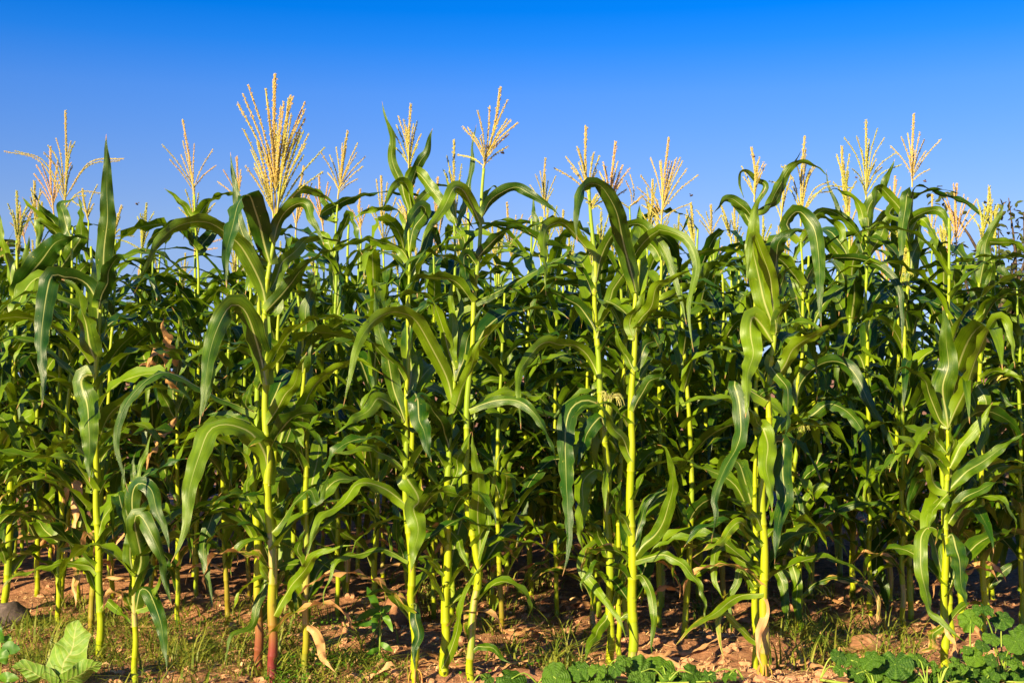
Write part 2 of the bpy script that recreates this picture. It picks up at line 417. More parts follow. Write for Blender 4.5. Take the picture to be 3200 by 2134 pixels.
# ------------------------------------------------------------------ ground
def ground_h(x, y):
    """soil height: low planting ridges along the rows, clods and furrows close to the camera"""
    fade = 1.0 / (1.0 + max(0.0, (abs(x) - 8) / 20) + max(0.0, (y - 16) / 30) + max(0.0, (3 - y) / 10))
    h = .018 * math.sin((y - 5.15) / .8 * 2 * math.pi + .6 * math.sin(x * 1.3) + math.pi / 2)
    h += .022 * noise.noise(Vector((x * 1.6, y * 1.6, 3)))
    h += .020 * noise.noise(Vector((x * 6, y * 6, 7))) + .012 * abs(noise.noise(Vector((x * 15, y * 15, 1)))) + .007 * noise.noise(Vector((x * 36, y * 36, 5)))
    return h * fade - .02

def axis(lo, hi, step, far):
    a = list(np.arange(lo, hi + 1e-6, step)); s = step
    left = [lo]; 
    while left[-1] > -far: s *= 1.35; left.append(left[-1] - s)
    s = step; right = [a[-1]]
    while right[-1] < far: s *= 1.35; right.append(right[-1] + s)
    return np.array(left[:0:-1] + a + right[1:])
gx = axis(-2.7, 2.8, .024, 900); gy = axis(4.75, 7.3, .024, 900)
GV = [(x, y, ground_h(x, y)) for y in gy for x in gx]
gm = mesh_from('ground', GV, grid_faces(len(gy), len(gx)), None, None, M_SOIL)
ground = add('ground', gm, kind='structure')

PLANTS = [
 ('corn plant at the left edge with thick pale stalk and single upright tassel spike',(-2.563,6.5),[(0.0,0.0,-0.02),(0.002,0.0,0.083),(0.017,0.0,0.253),(0.021,0.0,0.474),(0.026,0.0,0.67),(0.035,0.0,0.758),(0.041,0.0,0.883),(0.035,0.0,1.259),(0.04,0.0,1.363),(0.042,0.0,1.704),(0.045,0.0,1.887)],0.0205,0,2,0,[([(0.035,-0.016,0.875),(0.074,-0.028,0.936),(0.152,-0.1,1.004),(0.215,-0.145,1.056),(0.242,-0.15,1.063)],0.084,35,35,0,1.0),([(0.035,-0.016,1.554),(0.013,-0.011,1.703),(-0.005,-0.031,1.842),(-0.025,-0.047,1.981),(-0.041,-0.05,2.047)],0.054,15,15,0,1.0),([(0.047,-0.016,1.579),(0.093,-0.025,1.743),(0.116,-0.046,1.849),(0.124,-0.05,1.907)],0.053,10,10,0,1.0),([(0.047,-0.016,1.579),(0.181,-0.086,1.763),(0.313,-0.183,1.856),(0.428,-0.236,1.882),(0.505,-0.25,1.861)],0.124,25,55,0,1.0),([(0.037,-0.016,1.289),(0.088,-0.057,1.361),(0.15,-0.125,1.396),(0.194,-0.164,1.38),(0.222,-0.2,1.322)],0.076,-1,0,0,1.0),([(0.015,-0.016,0.448),(0.039,-0.005,0.475),(0.085,-0.042,0.55),(0.169,-0.094,0.613),(0.243,-0.12,0.674)],0.054,40,40,0,1.0),([(0.011,-0.016,0.253),(-0.002,-0.046,0.337),(-0.01,-0.091,0.394),(-0.026,-0.1,0.421)],0.044,20,20,0,1.0),([(0.033,-0.016,1.348),(0.002,-0.027,1.392),(0.001,-0.113,1.316),(0.016,-0.2,1.2)],0.065,20,20,0,1.0)],[((0.045,0.0,1.787),(0.048,0.0,1.908),[],0.15,0,3,1.0)],[]),
 ('slim corn stalk leaning right near the left edge,brown withered leaf at its foot',(-2.257,6.4),[(0.0,0.0,-0.02),(0.001,0.0,0.229),(0.009,0.0,0.421),(0.013,0.0,0.563),(0.008,0.0,0.677),(0.015,0.0,0.779),(0.031,0.0,0.953),(0.051,0.0,1.171),(0.056,0.0,1.418),(0.052,0.0,1.794),(0.058,0.0,1.942)],0.015,0,3,0,[([(0.047,-0.012,1.663),(-0.056,-0.016,1.695),(-0.126,-0.047,1.668),(-0.169,-0.127,1.528),(-0.178,-0.209,1.39),(-0.176,-0.29,1.2),(-0.181,-0.3,1.117)],0.092,-1,0,0,1.0),([(0.06,-0.012,1.418),(0.126,-0.069,1.488),(0.213,-0.16,1.52),(0.283,-0.2,1.496)],0.059,40,40,0,1.0),([(0.048,-0.012,1.302),(0.11,-0.062,1.359),(0.163,-0.174,1.285),(0.196,-0.25,1.2)],0.054,10,10,0,1.0),([(0.014,-0.012,0.563),(0.044,-0.013,0.641),(0.081,-0.027,0.668),(0.111,-0.058,0.607),(0.115,-0.123,0.48),(0.128,-0.15,0.364)],0.048,10,10,0.75,1.6),([(0.012,-0.012,0.344),(0.07,-0.007,0.345),(0.107,-0.056,0.275),(0.132,-0.145,0.188),(0.154,-0.2,0.085)],0.047,5,5,0.6,1.6),([(0.02,-0.012,0.772),(0.08,-0.065,0.812),(0.143,-0.145,0.824),(0.19,-0.2,0.792)],0.05,25,25,0,1.0),([(0.0,0.012,0.357),(-0.057,0.023,0.405),(-0.132,0.085,0.456),(-0.216,0.133,0.457),(-0.242,0.15,0.403)],0.079,20,20,0,1.0),([(0.051,0.012,1.877),(-0.012,0.047,2.006),(-0.029,0.081,2.076),(0.039,0.1,2.096)],0.064,0,0,0,1.0)],[],[]),
 ('corn plant near the left edge with wide tassel of long drooping side branches',(-2.347,6.7),[(0.0,0.0,-0.02),(-0.002,0.0,0.25),(-0.014,0.0,0.972),(-0.019,0.0,1.314),(-0.022,0.0,1.459),(-0.02,0.0,1.762),(-0.01,0.0,1.934),(-0.002,0.0,2.029)],0.017,0,4,0,[([(-0.009,-0.013,1.848),(-0.03,-0.029,1.974),(-0.091,-0.074,2.062),(-0.15,-0.1,2.164)],0.066,20,20,0,1.0),([(-0.006,-0.013,1.891),(-0.071,-0.034,1.99),(-0.132,-0.077,2.045),(-0.188,-0.1,2.122)],0.062,30,30,0,1.0),([(-0.009,-0.013,1.848),(-0.043,-0.039,1.955),(-0.094,-0.087,1.992),(-0.092,-0.125,1.92),(-0.09,-0.15,1.825)],0.057,20,20,0,1.0),([(-0.014,-0.013,1.762),(0.084,-0.036,1.904),(0.118,-0.09,2.051),(0.103,-0.1,2.126)],0.08,0,0,0,1.0),([(-0.014,-0.013,1.719),(-0.049,-0.015,1.616),(-0.115,-0.042,1.64),(-0.067,-0.108,1.5),(-0.047,-0.2,1.333),(-0.002,-0.277,1.164),(-0.01,-0.3,1.033)],0.084,-1,0,0,1.0)],[((-0.002,0.0,2.029),(-0.003,0.0,2.589),[(-0.293,0.0,2.364),(-0.242,0.0,2.369),(-0.087,0.0,2.403),(-0.045,0.0,2.438),(0.261,0.0,2.338),(0.325,0.0,2.325),(0.172,0.0,2.162),(0.104,0.0,2.145),(0.025,0.0,2.304),(-0.087,0.0,2.356)],0.3,1,3,1.0)],[]),
 ('corn plant beside the broad weed with one tall blade upright like a spear',(-1.759,5.5),[(0.0,0.0,-0.02),(-0.001,0.0,0.2),(-0.008,0.0,0.365),(-0.018,0.0,0.586),(-0.022,0.0,0.752),(-0.028,0.0,0.888),(-0.03,0.0,1.188),(-0.028,0.0,1.269),(-0.001,0.0,1.556),(-0.005,0.0,1.605)],0.0185,0,2,0,[([(-0.001,-0.014,1.542),(0.009,-0.013,1.696),(0.025,-0.046,1.867),(0.042,-0.082,2.037),(0.037,-0.098,2.16),(0.039,-0.1,2.222)],0.077,5,5,0,1.0),([(-0.031,-0.014,1.269),(-0.061,-0.036,1.387),(-0.057,-0.106,1.507),(-0.067,-0.131,1.555),(-0.099,-0.147,1.59),(-0.128,-0.15,1.602)],0.097,20,20,0,1.0),([(-0.014,-0.014,1.486),(0.011,-0.017,1.569),(0.07,-0.075,1.69),(0.131,-0.093,1.681),(0.181,-0.1,1.695)],0.072,45,45,0,1.0),([(-0.013,-0.014,1.5),(-0.061,-0.011,1.583),(-0.105,-0.027,1.617),(-0.154,-0.048,1.623),(-0.206,-0.076,1.614),(-0.188,-0.182,1.412),(-0.167,-0.251,1.272),(-0.148,-0.286,1.17),(-0.15,-0.3,1.07)],0.085,10,10,0,1.0),([(-0.034,-0.014,1.194),(-0.064,-0.003,1.203),(-0.085,-0.013,1.175),(-0.041,-0.068,1.077),(-0.007,-0.159,0.958),(0.021,-0.233,0.842),(0.031,-0.25,0.765)],0.098,0,0,0,1.0),([(-0.009,-0.014,0.514),(0.011,-0.021,0.572),(0.065,-0.091,0.65),(0.112,-0.138,0.704),(0.153,-0.15,0.721)],0.053,40,40,0,1.0),([(-0.014,-0.014,0.354),(-0.043,-0.005,0.388),(-0.091,-0.026,0.397),(-0.142,-0.067,0.403),(-0.201,-0.132,0.396),(-0.269,-0.206,0.386),(-0.305,-0.236,0.364),(-0.331,-0.25,0.309)],0.037,30,30,0.35,2.2),([(-0.001,-0.014,0.206),(0.037,-0.026,0.238),(0.08,-0.076,0.225),(0.143,-0.157,0.207),(0.194,-0.2,0.178)],0.037,20,20,0.15,1.0),([(-0.022,0.014,1.313),(-0.003,0.034,1.414),(-0.033,0.086,1.518),(-0.076,0.1,1.57)],0.06,30,30,0,1.0)],[],[]),
 ('short young corn plant between the left stalks with broad folded leaf and thin green stalk',(-1.478,5.05),[(0.0,0.0,-0.02),(-0.001,0.0,0.231),(-0.004,0.0,0.393),(-0.013,0.0,0.504),(-0.022,0.0,0.636),(-0.018,0.0,0.742),(-0.021,0.0,0.782)],0.014,0,1,0,[([(0.001,-0.011,0.393),(0.024,-0.011,0.486),(0.015,-0.055,0.617),(0.029,-0.071,0.654),(0.058,-0.084,0.641),(0.111,-0.128,0.562),(0.154,-0.174,0.46),(0.186,-0.198,0.366),(0.197,-0.2,0.328)],0.069,5,5,0,1.0),([(-0.01,-0.011,0.434),(-0.019,-0.024,0.538),(-0.003,-0.046,0.611),(0.018,-0.05,0.642)],0.059,5,5,0,1.0),([(-0.012,-0.011,0.575),(-0.001,-0.036,0.716),(0.022,-0.067,0.774),(0.076,-0.096,0.756),(0.137,-0.154,0.673),(0.173,-0.193,0.585),(0.185,-0.2,0.532)],0.064,5,5,0.12,1.0),([(-0.016,0.011,0.535),(-0.04,0.029,0.658),(-0.061,0.068,0.752),(-0.078,0.076,0.735),(-0.075,0.1,0.85)],0.034,20,20,0,1.0),([(-0.018,0.011,0.742),(0.002,0.017,0.798),(0.01,0.069,0.881),(0.029,0.1,0.966)],0.029,20,20,0,1.0),([(-0.015,0.011,0.753),(-0.022,0.03,0.826),(-0.026,0.05,0.882)],0.025,10,10,0,1.0),([(-0.012,-0.011,0.742),(0.035,-0.018,0.801),(0.096,-0.053,0.843),(0.161,-0.085,0.868),(0.227,-0.1,0.88)],0.059,45,45,0,1.0),([(0.002,-0.011,0.272),(0.024,-0.025,0.362),(0.072,-0.052,0.351),(0.123,-0.125,0.28),(0.17,-0.207,0.199),(0.192,-0.25,0.097)],0.059,5,5,0,1.0),([(0.004,-0.011,0.282),(0.06,-0.029,0.307),(0.106,-0.104,0.375),(0.141,-0.15,0.442)],0.04,20,20,0.3,1.0)],[],[]),
 ('yellowing corn plant with papery orange-tan dead leaves around its middle',(-1.677,6.45),[(0.0,0.0,-0.02),(-0.0,0.0,0.383),(-0.002,0.0,0.674),(-0.008,0.0,0.805),(-0.01,0.0,0.995),(-0.007,0.0,1.127),(-0.005,0.0,1.347)],0.014,0,-6,0,[([(-0.006,-0.011,0.995),(-0.036,-0.157,0.914),(-0.021,-0.387,0.856),(-0.002,-0.526,0.81),(0.007,-0.6,0.749)],0.039,15,15,1,2),([(-0.01,-0.011,1.112),(-0.024,-0.258,1.228),(-0.042,-0.444,1.255),(-0.073,-0.5,1.227)],0.062,30,30,1,2),([(-0.013,-0.011,1.127),(-0.025,-0.153,1.257),(-0.026,-0.32,1.326),(-0.026,-0.454,1.255),(-0.039,-0.5,1.193)],0.044,30,30,1,2),([(-0.007,-0.011,1.229),(-0.008,-0.137,1.329),(0.014,-0.353,1.422),(0.033,-0.4,1.475)],0.055,15,15,1,2),([(-0.01,-0.011,1.01),(-0.027,-0.006,1.127),(0.007,-0.029,1.31),(0.017,-0.046,1.455),(-0.026,-0.05,1.542)],0.058,10,10,0.35,1.0),([(-0.003,-0.011,1.01),(0.034,-0.016,1.127),(0.069,-0.041,1.236),(0.114,-0.05,1.309)],0.051,25,25,0,1.0),([(-0.015,-0.011,0.98),(-0.054,-0.04,1.069),(-0.072,-0.081,1.128),(-0.111,-0.1,1.171)],0.063,15,15,0,1.0),([(-0.013,-0.011,0.776),(-0.058,-0.045,0.728),(0.022,-0.18,0.631),(0.042,-0.2,0.591)],0.062,10,10,0,1.0),([(0.004,-0.011,0.221),(-0.022,-0.026,0.264),(-0.02,-0.128,0.202),(0.007,-0.2,0.126)],0.048,10,10,0,1.0)],[],[]),
 ('corn plant behind the yellowing one with slender open tassel of five branches',(-1.744,7.1),[(0.0,0.0,-0.02),(0.001,0.0,0.445),(0.006,0.0,1.33),(-0.005,0.0,1.899),(-0.019,0.0,2.059),(-0.027,0.0,2.202)],0.014,0,6,0,[([(-0.015,-0.011,2.06),(-0.058,-0.01,2.113),(-0.115,-0.037,2.182),(-0.179,-0.05,2.233)],0.043,10,10,0,1.0),([(-0.019,-0.011,2.06),(0.034,-0.016,2.121),(0.117,-0.061,2.188),(0.205,-0.092,2.193),(0.26,-0.1,2.187)],0.074,40,40,0,1.0),([(-0.004,-0.011,1.887),(-0.064,-0.018,1.976),(-0.129,-0.046,2.018),(-0.21,-0.08,1.978),(-0.266,-0.1,1.877)],0.086,40,40,0,1.0),([(0.0,0.011,1.878),(0.041,0.037,1.973),(0.086,0.077,2.023),(0.145,0.1,1.98)],0.074,40,40,0,1.0),([(0.0,-0.011,1.548),(-0.055,-0.038,1.634),(-0.104,-0.098,1.678),(-0.176,-0.194,1.735),(-0.16,-0.25,1.6)],0.091,-1,0,0,1.0),([(0.007,-0.011,1.556),(0.077,-0.057,1.649),(0.135,-0.1,1.726)],0.071,20,20,0,1.0),([(0.001,-0.011,1.378),(-0.033,-0.093,1.535),(-0.06,-0.175,1.626),(-0.069,-0.2,1.7)],0.074,15,15,0,1.0)],[((-0.02,0.0,2.178),(-0.091,0.0,2.621),[(-0.186,0.0,2.47),(-0.099,0.0,2.425),(-0.017,0.0,2.479),(0.078,0.0,2.452),(0.079,0.0,2.374),(-0.144,0.0,2.388)],0.5,0,2,1.0)],[]),
 ('thick corn stalk with dark red base standing left of the big tassel plant',(-1.028,5.23),[(0.0,0.0,-0.02),(-0.002,0.0,0.197),(-0.012,0.0,0.616),(-0.026,0.0,0.726),(-0.023,0.0,0.785),(-0.012,0.0,0.915),(-0.01,0.0,1.046),(-0.008,0.0,1.2),(-0.005,0.0,1.572)],0.0205,0.9,2,0,[([(-0.013,-0.016,1.046),(-0.097,-0.009,1.081),(-0.164,-0.028,1.111),(-0.228,-0.057,1.153),(-0.345,-0.126,1.209),(-0.44,-0.198,1.143),(-0.49,-0.256,1.059),(-0.496,-0.308,0.949),(-0.463,-0.339,0.851),(-0.431,-0.35,0.757)],0.051,25,25,0,1.0),([(-0.002,-0.016,1.2),(-0.03,-0.023,1.307),(-0.1,-0.059,1.329),(-0.15,-0.093,1.305),(-0.162,-0.141,1.223),(-0.187,-0.2,1.04)],0.05,30,30,0,1.0),([(-0.007,-0.016,1.141),(0.035,-0.052,1.224),(0.072,-0.092,1.27),(0.091,-0.1,1.247)],0.059,20,20,0,1.0),([(-0.016,-0.016,1.052),(-0.054,-0.014,1.07),(-0.039,-0.059,1.118),(-0.008,-0.1,1.177)],0.038,10,10,0,1.0),([(-0.014,-0.016,0.553),(-0.045,-0.005,0.606),(-0.089,-0.02,0.644),(-0.161,-0.049,0.663),(-0.193,-0.087,0.595),(-0.179,-0.167,0.432),(-0.139,-0.2,0.286)],0.063,15,15,0,1.0),([(-0.008,-0.016,0.343),(0.014,-0.006,0.386),(0.024,-0.028,0.327),(0.002,-0.073,0.262),(-0.019,-0.121,0.205),(-0.071,-0.164,0.178),(-0.098,-0.2,0.069)],0.034,15,15,0,1.0),([(-0.023,-0.016,0.678),(-0.051,-0.02,0.727),(-0.009,-0.084,0.821),(0.023,-0.1,0.862)],0.053,20,20,0,1.0),([(-0.006,0.016,0.986),(-0.083,0.038,1.021),(-0.156,0.096,1.037),(-0.266,0.15,1.035)],0.043,50,50,0,1.0)],[],[]),
 ('tall corn plant with the largest bushiest golden tassel,stalk dark red at its foot',(-0.948,5.1),[(0.0,0.0,-0.02),(-0.001,0.0,0.273),(-0.004,0.0,0.477),(-0.018,0.0,0.682),(-0.024,0.0,0.784),(-0.02,0.0,0.853),(-0.029,0.0,0.968),(-0.033,0.0,1.142),(-0.035,0.0,1.461),(-0.021,0.0,1.641),(-0.002,0.0,1.752),(0.004,0.0,1.844)],0.021,1,1,0,[([(-0.015,-0.016,1.638),(-0.043,-0.023,1.737),(-0.056,-0.089,1.845),(-0.07,-0.136,1.9),(-0.108,-0.19,1.845),(-0.123,-0.264,1.742),(-0.121,-0.326,1.631),(-0.113,-0.35,1.526)],0.088,-1,0,0,1.0),([(-0.029,-0.016,1.455),(-0.05,-0.014,1.562),(-0.106,-0.061,1.687),(-0.151,-0.095,1.742),(-0.217,-0.142,1.794),(-0.283,-0.181,1.796),(-0.354,-0.223,1.759),(-0.405,-0.261,1.687),(-0.433,-0.29,1.591),(-0.472,-0.3,1.505)],0.074,10,25,0,1.0),([(-0.027,-0.016,1.162),(-0.05,-0.022,1.287),(-0.081,-0.073,1.4),(-0.112,-0.114,1.461),(-0.152,-0.142,1.465),(-0.179,-0.193,1.39),(-0.194,-0.269,1.266),(-0.201,-0.325,1.146),(-0.211,-0.35,1.017)],0.087,0,0,0.08,1.0),([(-0.024,-0.016,1.003),(0.033,-0.03,1.085),(0.09,-0.094,1.172),(0.138,-0.144,1.256),(0.155,-0.15,1.29)],0.059,15,15,0,1.0),([(-0.002,-0.016,1.729),(0.02,-0.015,1.803),(0.064,-0.047,1.854),(0.128,-0.082,1.872),(0.173,-0.12,1.809),(0.219,-0.15,1.704)],0.056,25,25,0,1.0),([(0.01,0.016,1.857),(0.072,0.021,1.919),(0.126,0.052,1.953),(0.187,0.086,1.921),(0.245,0.1,1.883)],0.043,45,45,0,1.0),([(-0.023,0.016,1.537),(0.037,0.041,1.664),(0.094,0.092,1.736),(0.161,0.129,1.766),(0.252,0.15,1.748)],0.055,30,30,0,1.0),([(-0.029,-0.016,1.452),(0.069,-0.027,1.561),(0.119,-0.056,1.623),(0.194,-0.086,1.672),(0.282,-0.1,1.696)],0.063,25,25,0,1.0),([(-0.016,-0.016,0.763),(-0.026,-0.018,0.883),(-0.07,-0.055,0.971),(-0.131,-0.093,1.001),(-0.191,-0.132,1.003),(-0.228,-0.165,0.976),(-0.241,-0.222,0.896),(-0.252,-0.31,0.766),(-0.253,-0.366,0.657),(-0.274,-0.394,0.571),(-0.3,-0.4,0.515)],0.091,5,5,0,1.0),([(-0.019,0.016,1.653),(-0.093,0.0,1.693),(-0.145,0.027,1.827),(-0.184,0.08,1.987),(-0.201,0.1,2.11)],0.045,10,10,0,1.0),([(-0.035,0.016,1.442),(0.003,0.0,1.461),(-0.011,0.009,1.514),(-0.032,0.029,1.568),(-0.078,0.05,1.646)],0.074,10,10,0,1.0),([(0.004,-0.016,0.38),(-0.015,-0.009,0.397),(-0.031,-0.03,0.43),(-0.048,-0.05,0.484)],0.034,20,20,0,1.0),([(-0.005,-0.016,0.579),(0.045,-0.009,0.632),(0.091,-0.036,0.696),(0.148,-0.077,0.76),(0.192,-0.113,0.703),(0.247,-0.15,0.829)],0.054,20,20,0.15,1.0),([(0.006,-0.016,0.252),(0.055,-0.027,0.339),(0.128,-0.101,0.431),(0.189,-0.168,0.501),(0.271,-0.227,0.548),(0.352,-0.25,0.561)],0.048,20,20,0.22,1.6)],[((0.004,0.0,1.831),(-0.002,0.0,2.402),[(-0.093,0.0,2.342),(-0.051,0.0,2.359),(-0.015,0.0,2.388),(0.057,0.0,2.323),(0.107,0.0,2.306),(0.119,0.0,2.26),(0.117,0.0,2.224),(-0.119,0.0,2.313),(-0.143,0.0,2.28),(0.061,0.0,2.323),(0.022,0.0,2.277),(0.097,0.0,2.175),(0.035,0.0,2.29)],0.5,0,3,1.1),((-0.002,0.0,1.791),(-0.03,0.0,2.119),[(-0.118,0.0,2.175),(-0.102,0.0,2.103),(-0.092,0.0,2.053),(-0.082,0.0,2.139),(-0.063,0.0,2.119),(-0.108,0.0,2.027),(-0.056,0.0,2.08),(-0.075,0.0,2.021)],0.3,0,2,1.0),((0.004,0.0,1.791),(0.054,0.0,2.303),[(0.14,0.0,2.155),(0.13,0.0,2.116),(0.189,0.0,2.116),(0.186,0.0,2.017),(0.097,0.0,2.152),(0.114,0.0,2.172),(0.074,0.0,2.231),(0.081,0.0,2.145),(0.108,0.0,2.08),(0.048,0.0,2.211)],0.15,0,2,1.0)],[]),
 ('pinkish-footed corn stalk right of the tall bushy-tasselled plant',(-0.829,5.17),[(0.0,0.0,-0.02),(0.0,0.0,0.208),(0.002,0.0,0.467),(0.0,0.0,0.779),(-0.003,0.0,0.877),(-0.016,0.0,1.071),(-0.01,0.0,1.224),(-0.034,0.0,1.521)],0.0155,0.35,3,0,[([(-0.016,-0.012,1.212),(-0.012,-0.012,1.347),(0.006,-0.033,1.463),(0.025,-0.046,1.55),(0.04,-0.05,1.62)],0.076,0,0,0,1.0),([(-0.01,-0.012,0.887),(-0.0,-0.041,1.064),(0.07,-0.106,1.186),(0.171,-0.16,1.246),(0.242,-0.185,1.254),(0.329,-0.2,1.203)],0.065,25,25,0,1.0),([(-0.015,-0.012,1.053),(-0.042,-0.016,1.024),(-0.023,-0.057,0.979),(0.007,-0.1,0.912)],0.047,10,10,0,1.0),([(-0.003,-0.012,0.86),(-0.025,-0.081,0.963),(-0.051,-0.1,0.993)],0.046,20,20,0,1.0),([(0.002,-0.012,0.446),(-0.025,-0.028,0.492),(-0.009,-0.078,0.55),(0.012,-0.1,0.593)],0.035,20,20,0,1.0),([(0.006,0.012,0.576),(0.023,0.028,0.62),(0.008,0.087,0.676),(-0.005,0.1,0.707)],0.04,20,20,0,1.0),([(0.006,-0.012,0.203),(0.044,-0.028,0.173),(0.078,-0.122,0.131),(0.123,-0.222,0.093),(0.157,-0.25,0.065)],0.039,10,10,0.8,2),([(-0.006,0.012,1.247),(0.025,0.034,1.318),(0.067,0.069,1.325),(0.13,0.1,1.362)],0.052,35,35,0,1.0)],[],[]),
 ('corn plant behind with stubby full tassel,between the tallest plant and the spear leaves',(-0.895,6.6),[(0.0,0.0,-0.02),(-0.002,0.0,0.498),(-0.013,0.0,1.32),(-0.016,0.0,1.585),(-0.014,0.0,1.982),(-0.009,0.0,2.099)],0.0145,0,7,0,[([(-0.013,-0.011,1.872),(0.024,-0.025,1.962),(0.062,-0.061,2.017),(0.081,-0.079,1.99),(0.113,-0.139,1.866),(0.14,-0.15,1.807)],0.056,20,20,0,1.0),([(-0.017,0.011,1.796),(-0.072,0.057,1.912),(-0.111,0.086,1.95),(-0.164,0.1,1.943)],0.064,35,35,0,1.0),([(-0.021,0.011,1.627),(-0.037,0.051,1.801),(0.0,0.089,1.89),(0.059,0.1,1.925)],0.058,25,25,0,1.0),([(-0.014,0.011,2.025),(-0.108,0.062,2.143),(-0.182,0.097,2.183),(-0.208,0.1,2.183)],0.057,40,40,0,1.0),([(-0.014,0.011,1.982),(-0.098,0.0,2.025),(0.027,0.007,2.11),(0.153,0.02,2.138),(0.32,0.038,2.149),(0.439,0.048,2.137),(0.524,0.05,2.129)],0.065,50,50,0,1.0)],[((-0.006,0.0,2.109),(0.044,0.0,2.462),[(-0.083,0.0,2.338),(-0.049,0.0,2.338),(-0.019,0.0,2.381),(0.082,0.0,2.36),(0.129,0.0,2.338),(0.121,0.0,2.275),(0.087,0.0,2.22),(-0.065,0.0,2.253),(0.01,0.0,2.406),(0.061,0.0,2.313)],0.4,0,4,1.0)],[]),
 ('shaded corn plant left of centre whose broad folded leaves hang over its dark stalk',(-0.381,5.06),[(0.0,0.0,-0.02),(-0.002,0.0,0.179),(-0.015,0.0,0.331),(-0.015,0.0,0.432),(-0.04,0.0,0.798),(-0.037,0.0,0.97),(-0.035,0.0,1.12),(-0.032,0.0,1.223),(-0.03,0.0,1.515)],0.0175,0,2,1,[([(-0.034,-0.014,0.804),(-0.048,-0.001,0.816),(-0.031,-0.007,0.793),(0.018,-0.049,0.717),(0.005,-0.078,0.679),(0.015,-0.136,0.601),(0.011,-0.179,0.533),(-0.004,-0.2,0.453)],0.09,0,0,0,1.0),([(-0.038,-0.014,1.12),(-0.02,-0.006,1.148),(-0.002,-0.018,1.126),(0.026,-0.085,1.042),(0.049,-0.167,0.95),(0.076,-0.2,0.872)],0.082,10,10,0,1.0),([(-0.043,-0.014,1.016),(-0.081,-0.027,1.08),(-0.138,-0.085,1.104),(-0.19,-0.17,1.056),(-0.233,-0.225,1.019),(-0.284,-0.25,0.982)],0.061,20,20,0,1.0),([(-0.043,-0.014,1.022),(-0.089,-0.01,1.171),(-0.127,-0.03,1.314),(-0.143,-0.044,1.428),(-0.16,-0.05,1.542)],0.065,15,15,0,1.0),([(-0.029,0.014,1.125),(-0.023,0.027,1.229),(-0.03,0.073,1.328),(-0.04,0.094,1.388),(-0.011,0.1,1.423)],0.064,20,20,0,1.0),([(-0.045,-0.014,0.838),(-0.113,-0.049,0.893),(-0.171,-0.137,0.926),(-0.223,-0.212,0.908),(-0.29,-0.25,0.911)],0.047,35,35,0,1.0),([(-0.026,-0.014,0.686),(-0.071,-0.009,0.722),(-0.115,-0.032,0.755),(-0.171,-0.073,0.778),(-0.225,-0.122,0.773),(-0.27,-0.194,0.72),(-0.324,-0.258,0.688),(-0.349,-0.315,0.623),(-0.377,-0.35,0.523)],0.057,10,10,0.1,1.0),([(-0.02,0.014,0.422),(-0.057,0.009,0.502),(-0.08,0.038,0.631),(-0.092,0.05,0.732)],0.053,25,25,0,1.0),([(-0.015,-0.014,0.305),(0.006,-0.002,0.301),(0.002,-0.024,0.244),(0.015,-0.06,0.191),(0.004,-0.104,0.126),(0.01,-0.12,0.065)],0.045,5,5,0.3,1.8),([(-0.024,-0.014,0.473),(-0.091,-0.011,0.504),(-0.14,-0.03,0.517),(-0.211,-0.071,0.513),(-0.279,-0.121,0.49),(-0.318,-0.163,0.437),(-0.333,-0.194,0.364),(-0.327,-0.2,0.316)],0.032,35,35,0.1,1.8),([(-0.029,0.014,1.131),(-0.002,0.058,1.223),(0.01,0.13,1.3),(0.05,0.15,1.271)],0.051,20,20,0,1.0)],[],[]),
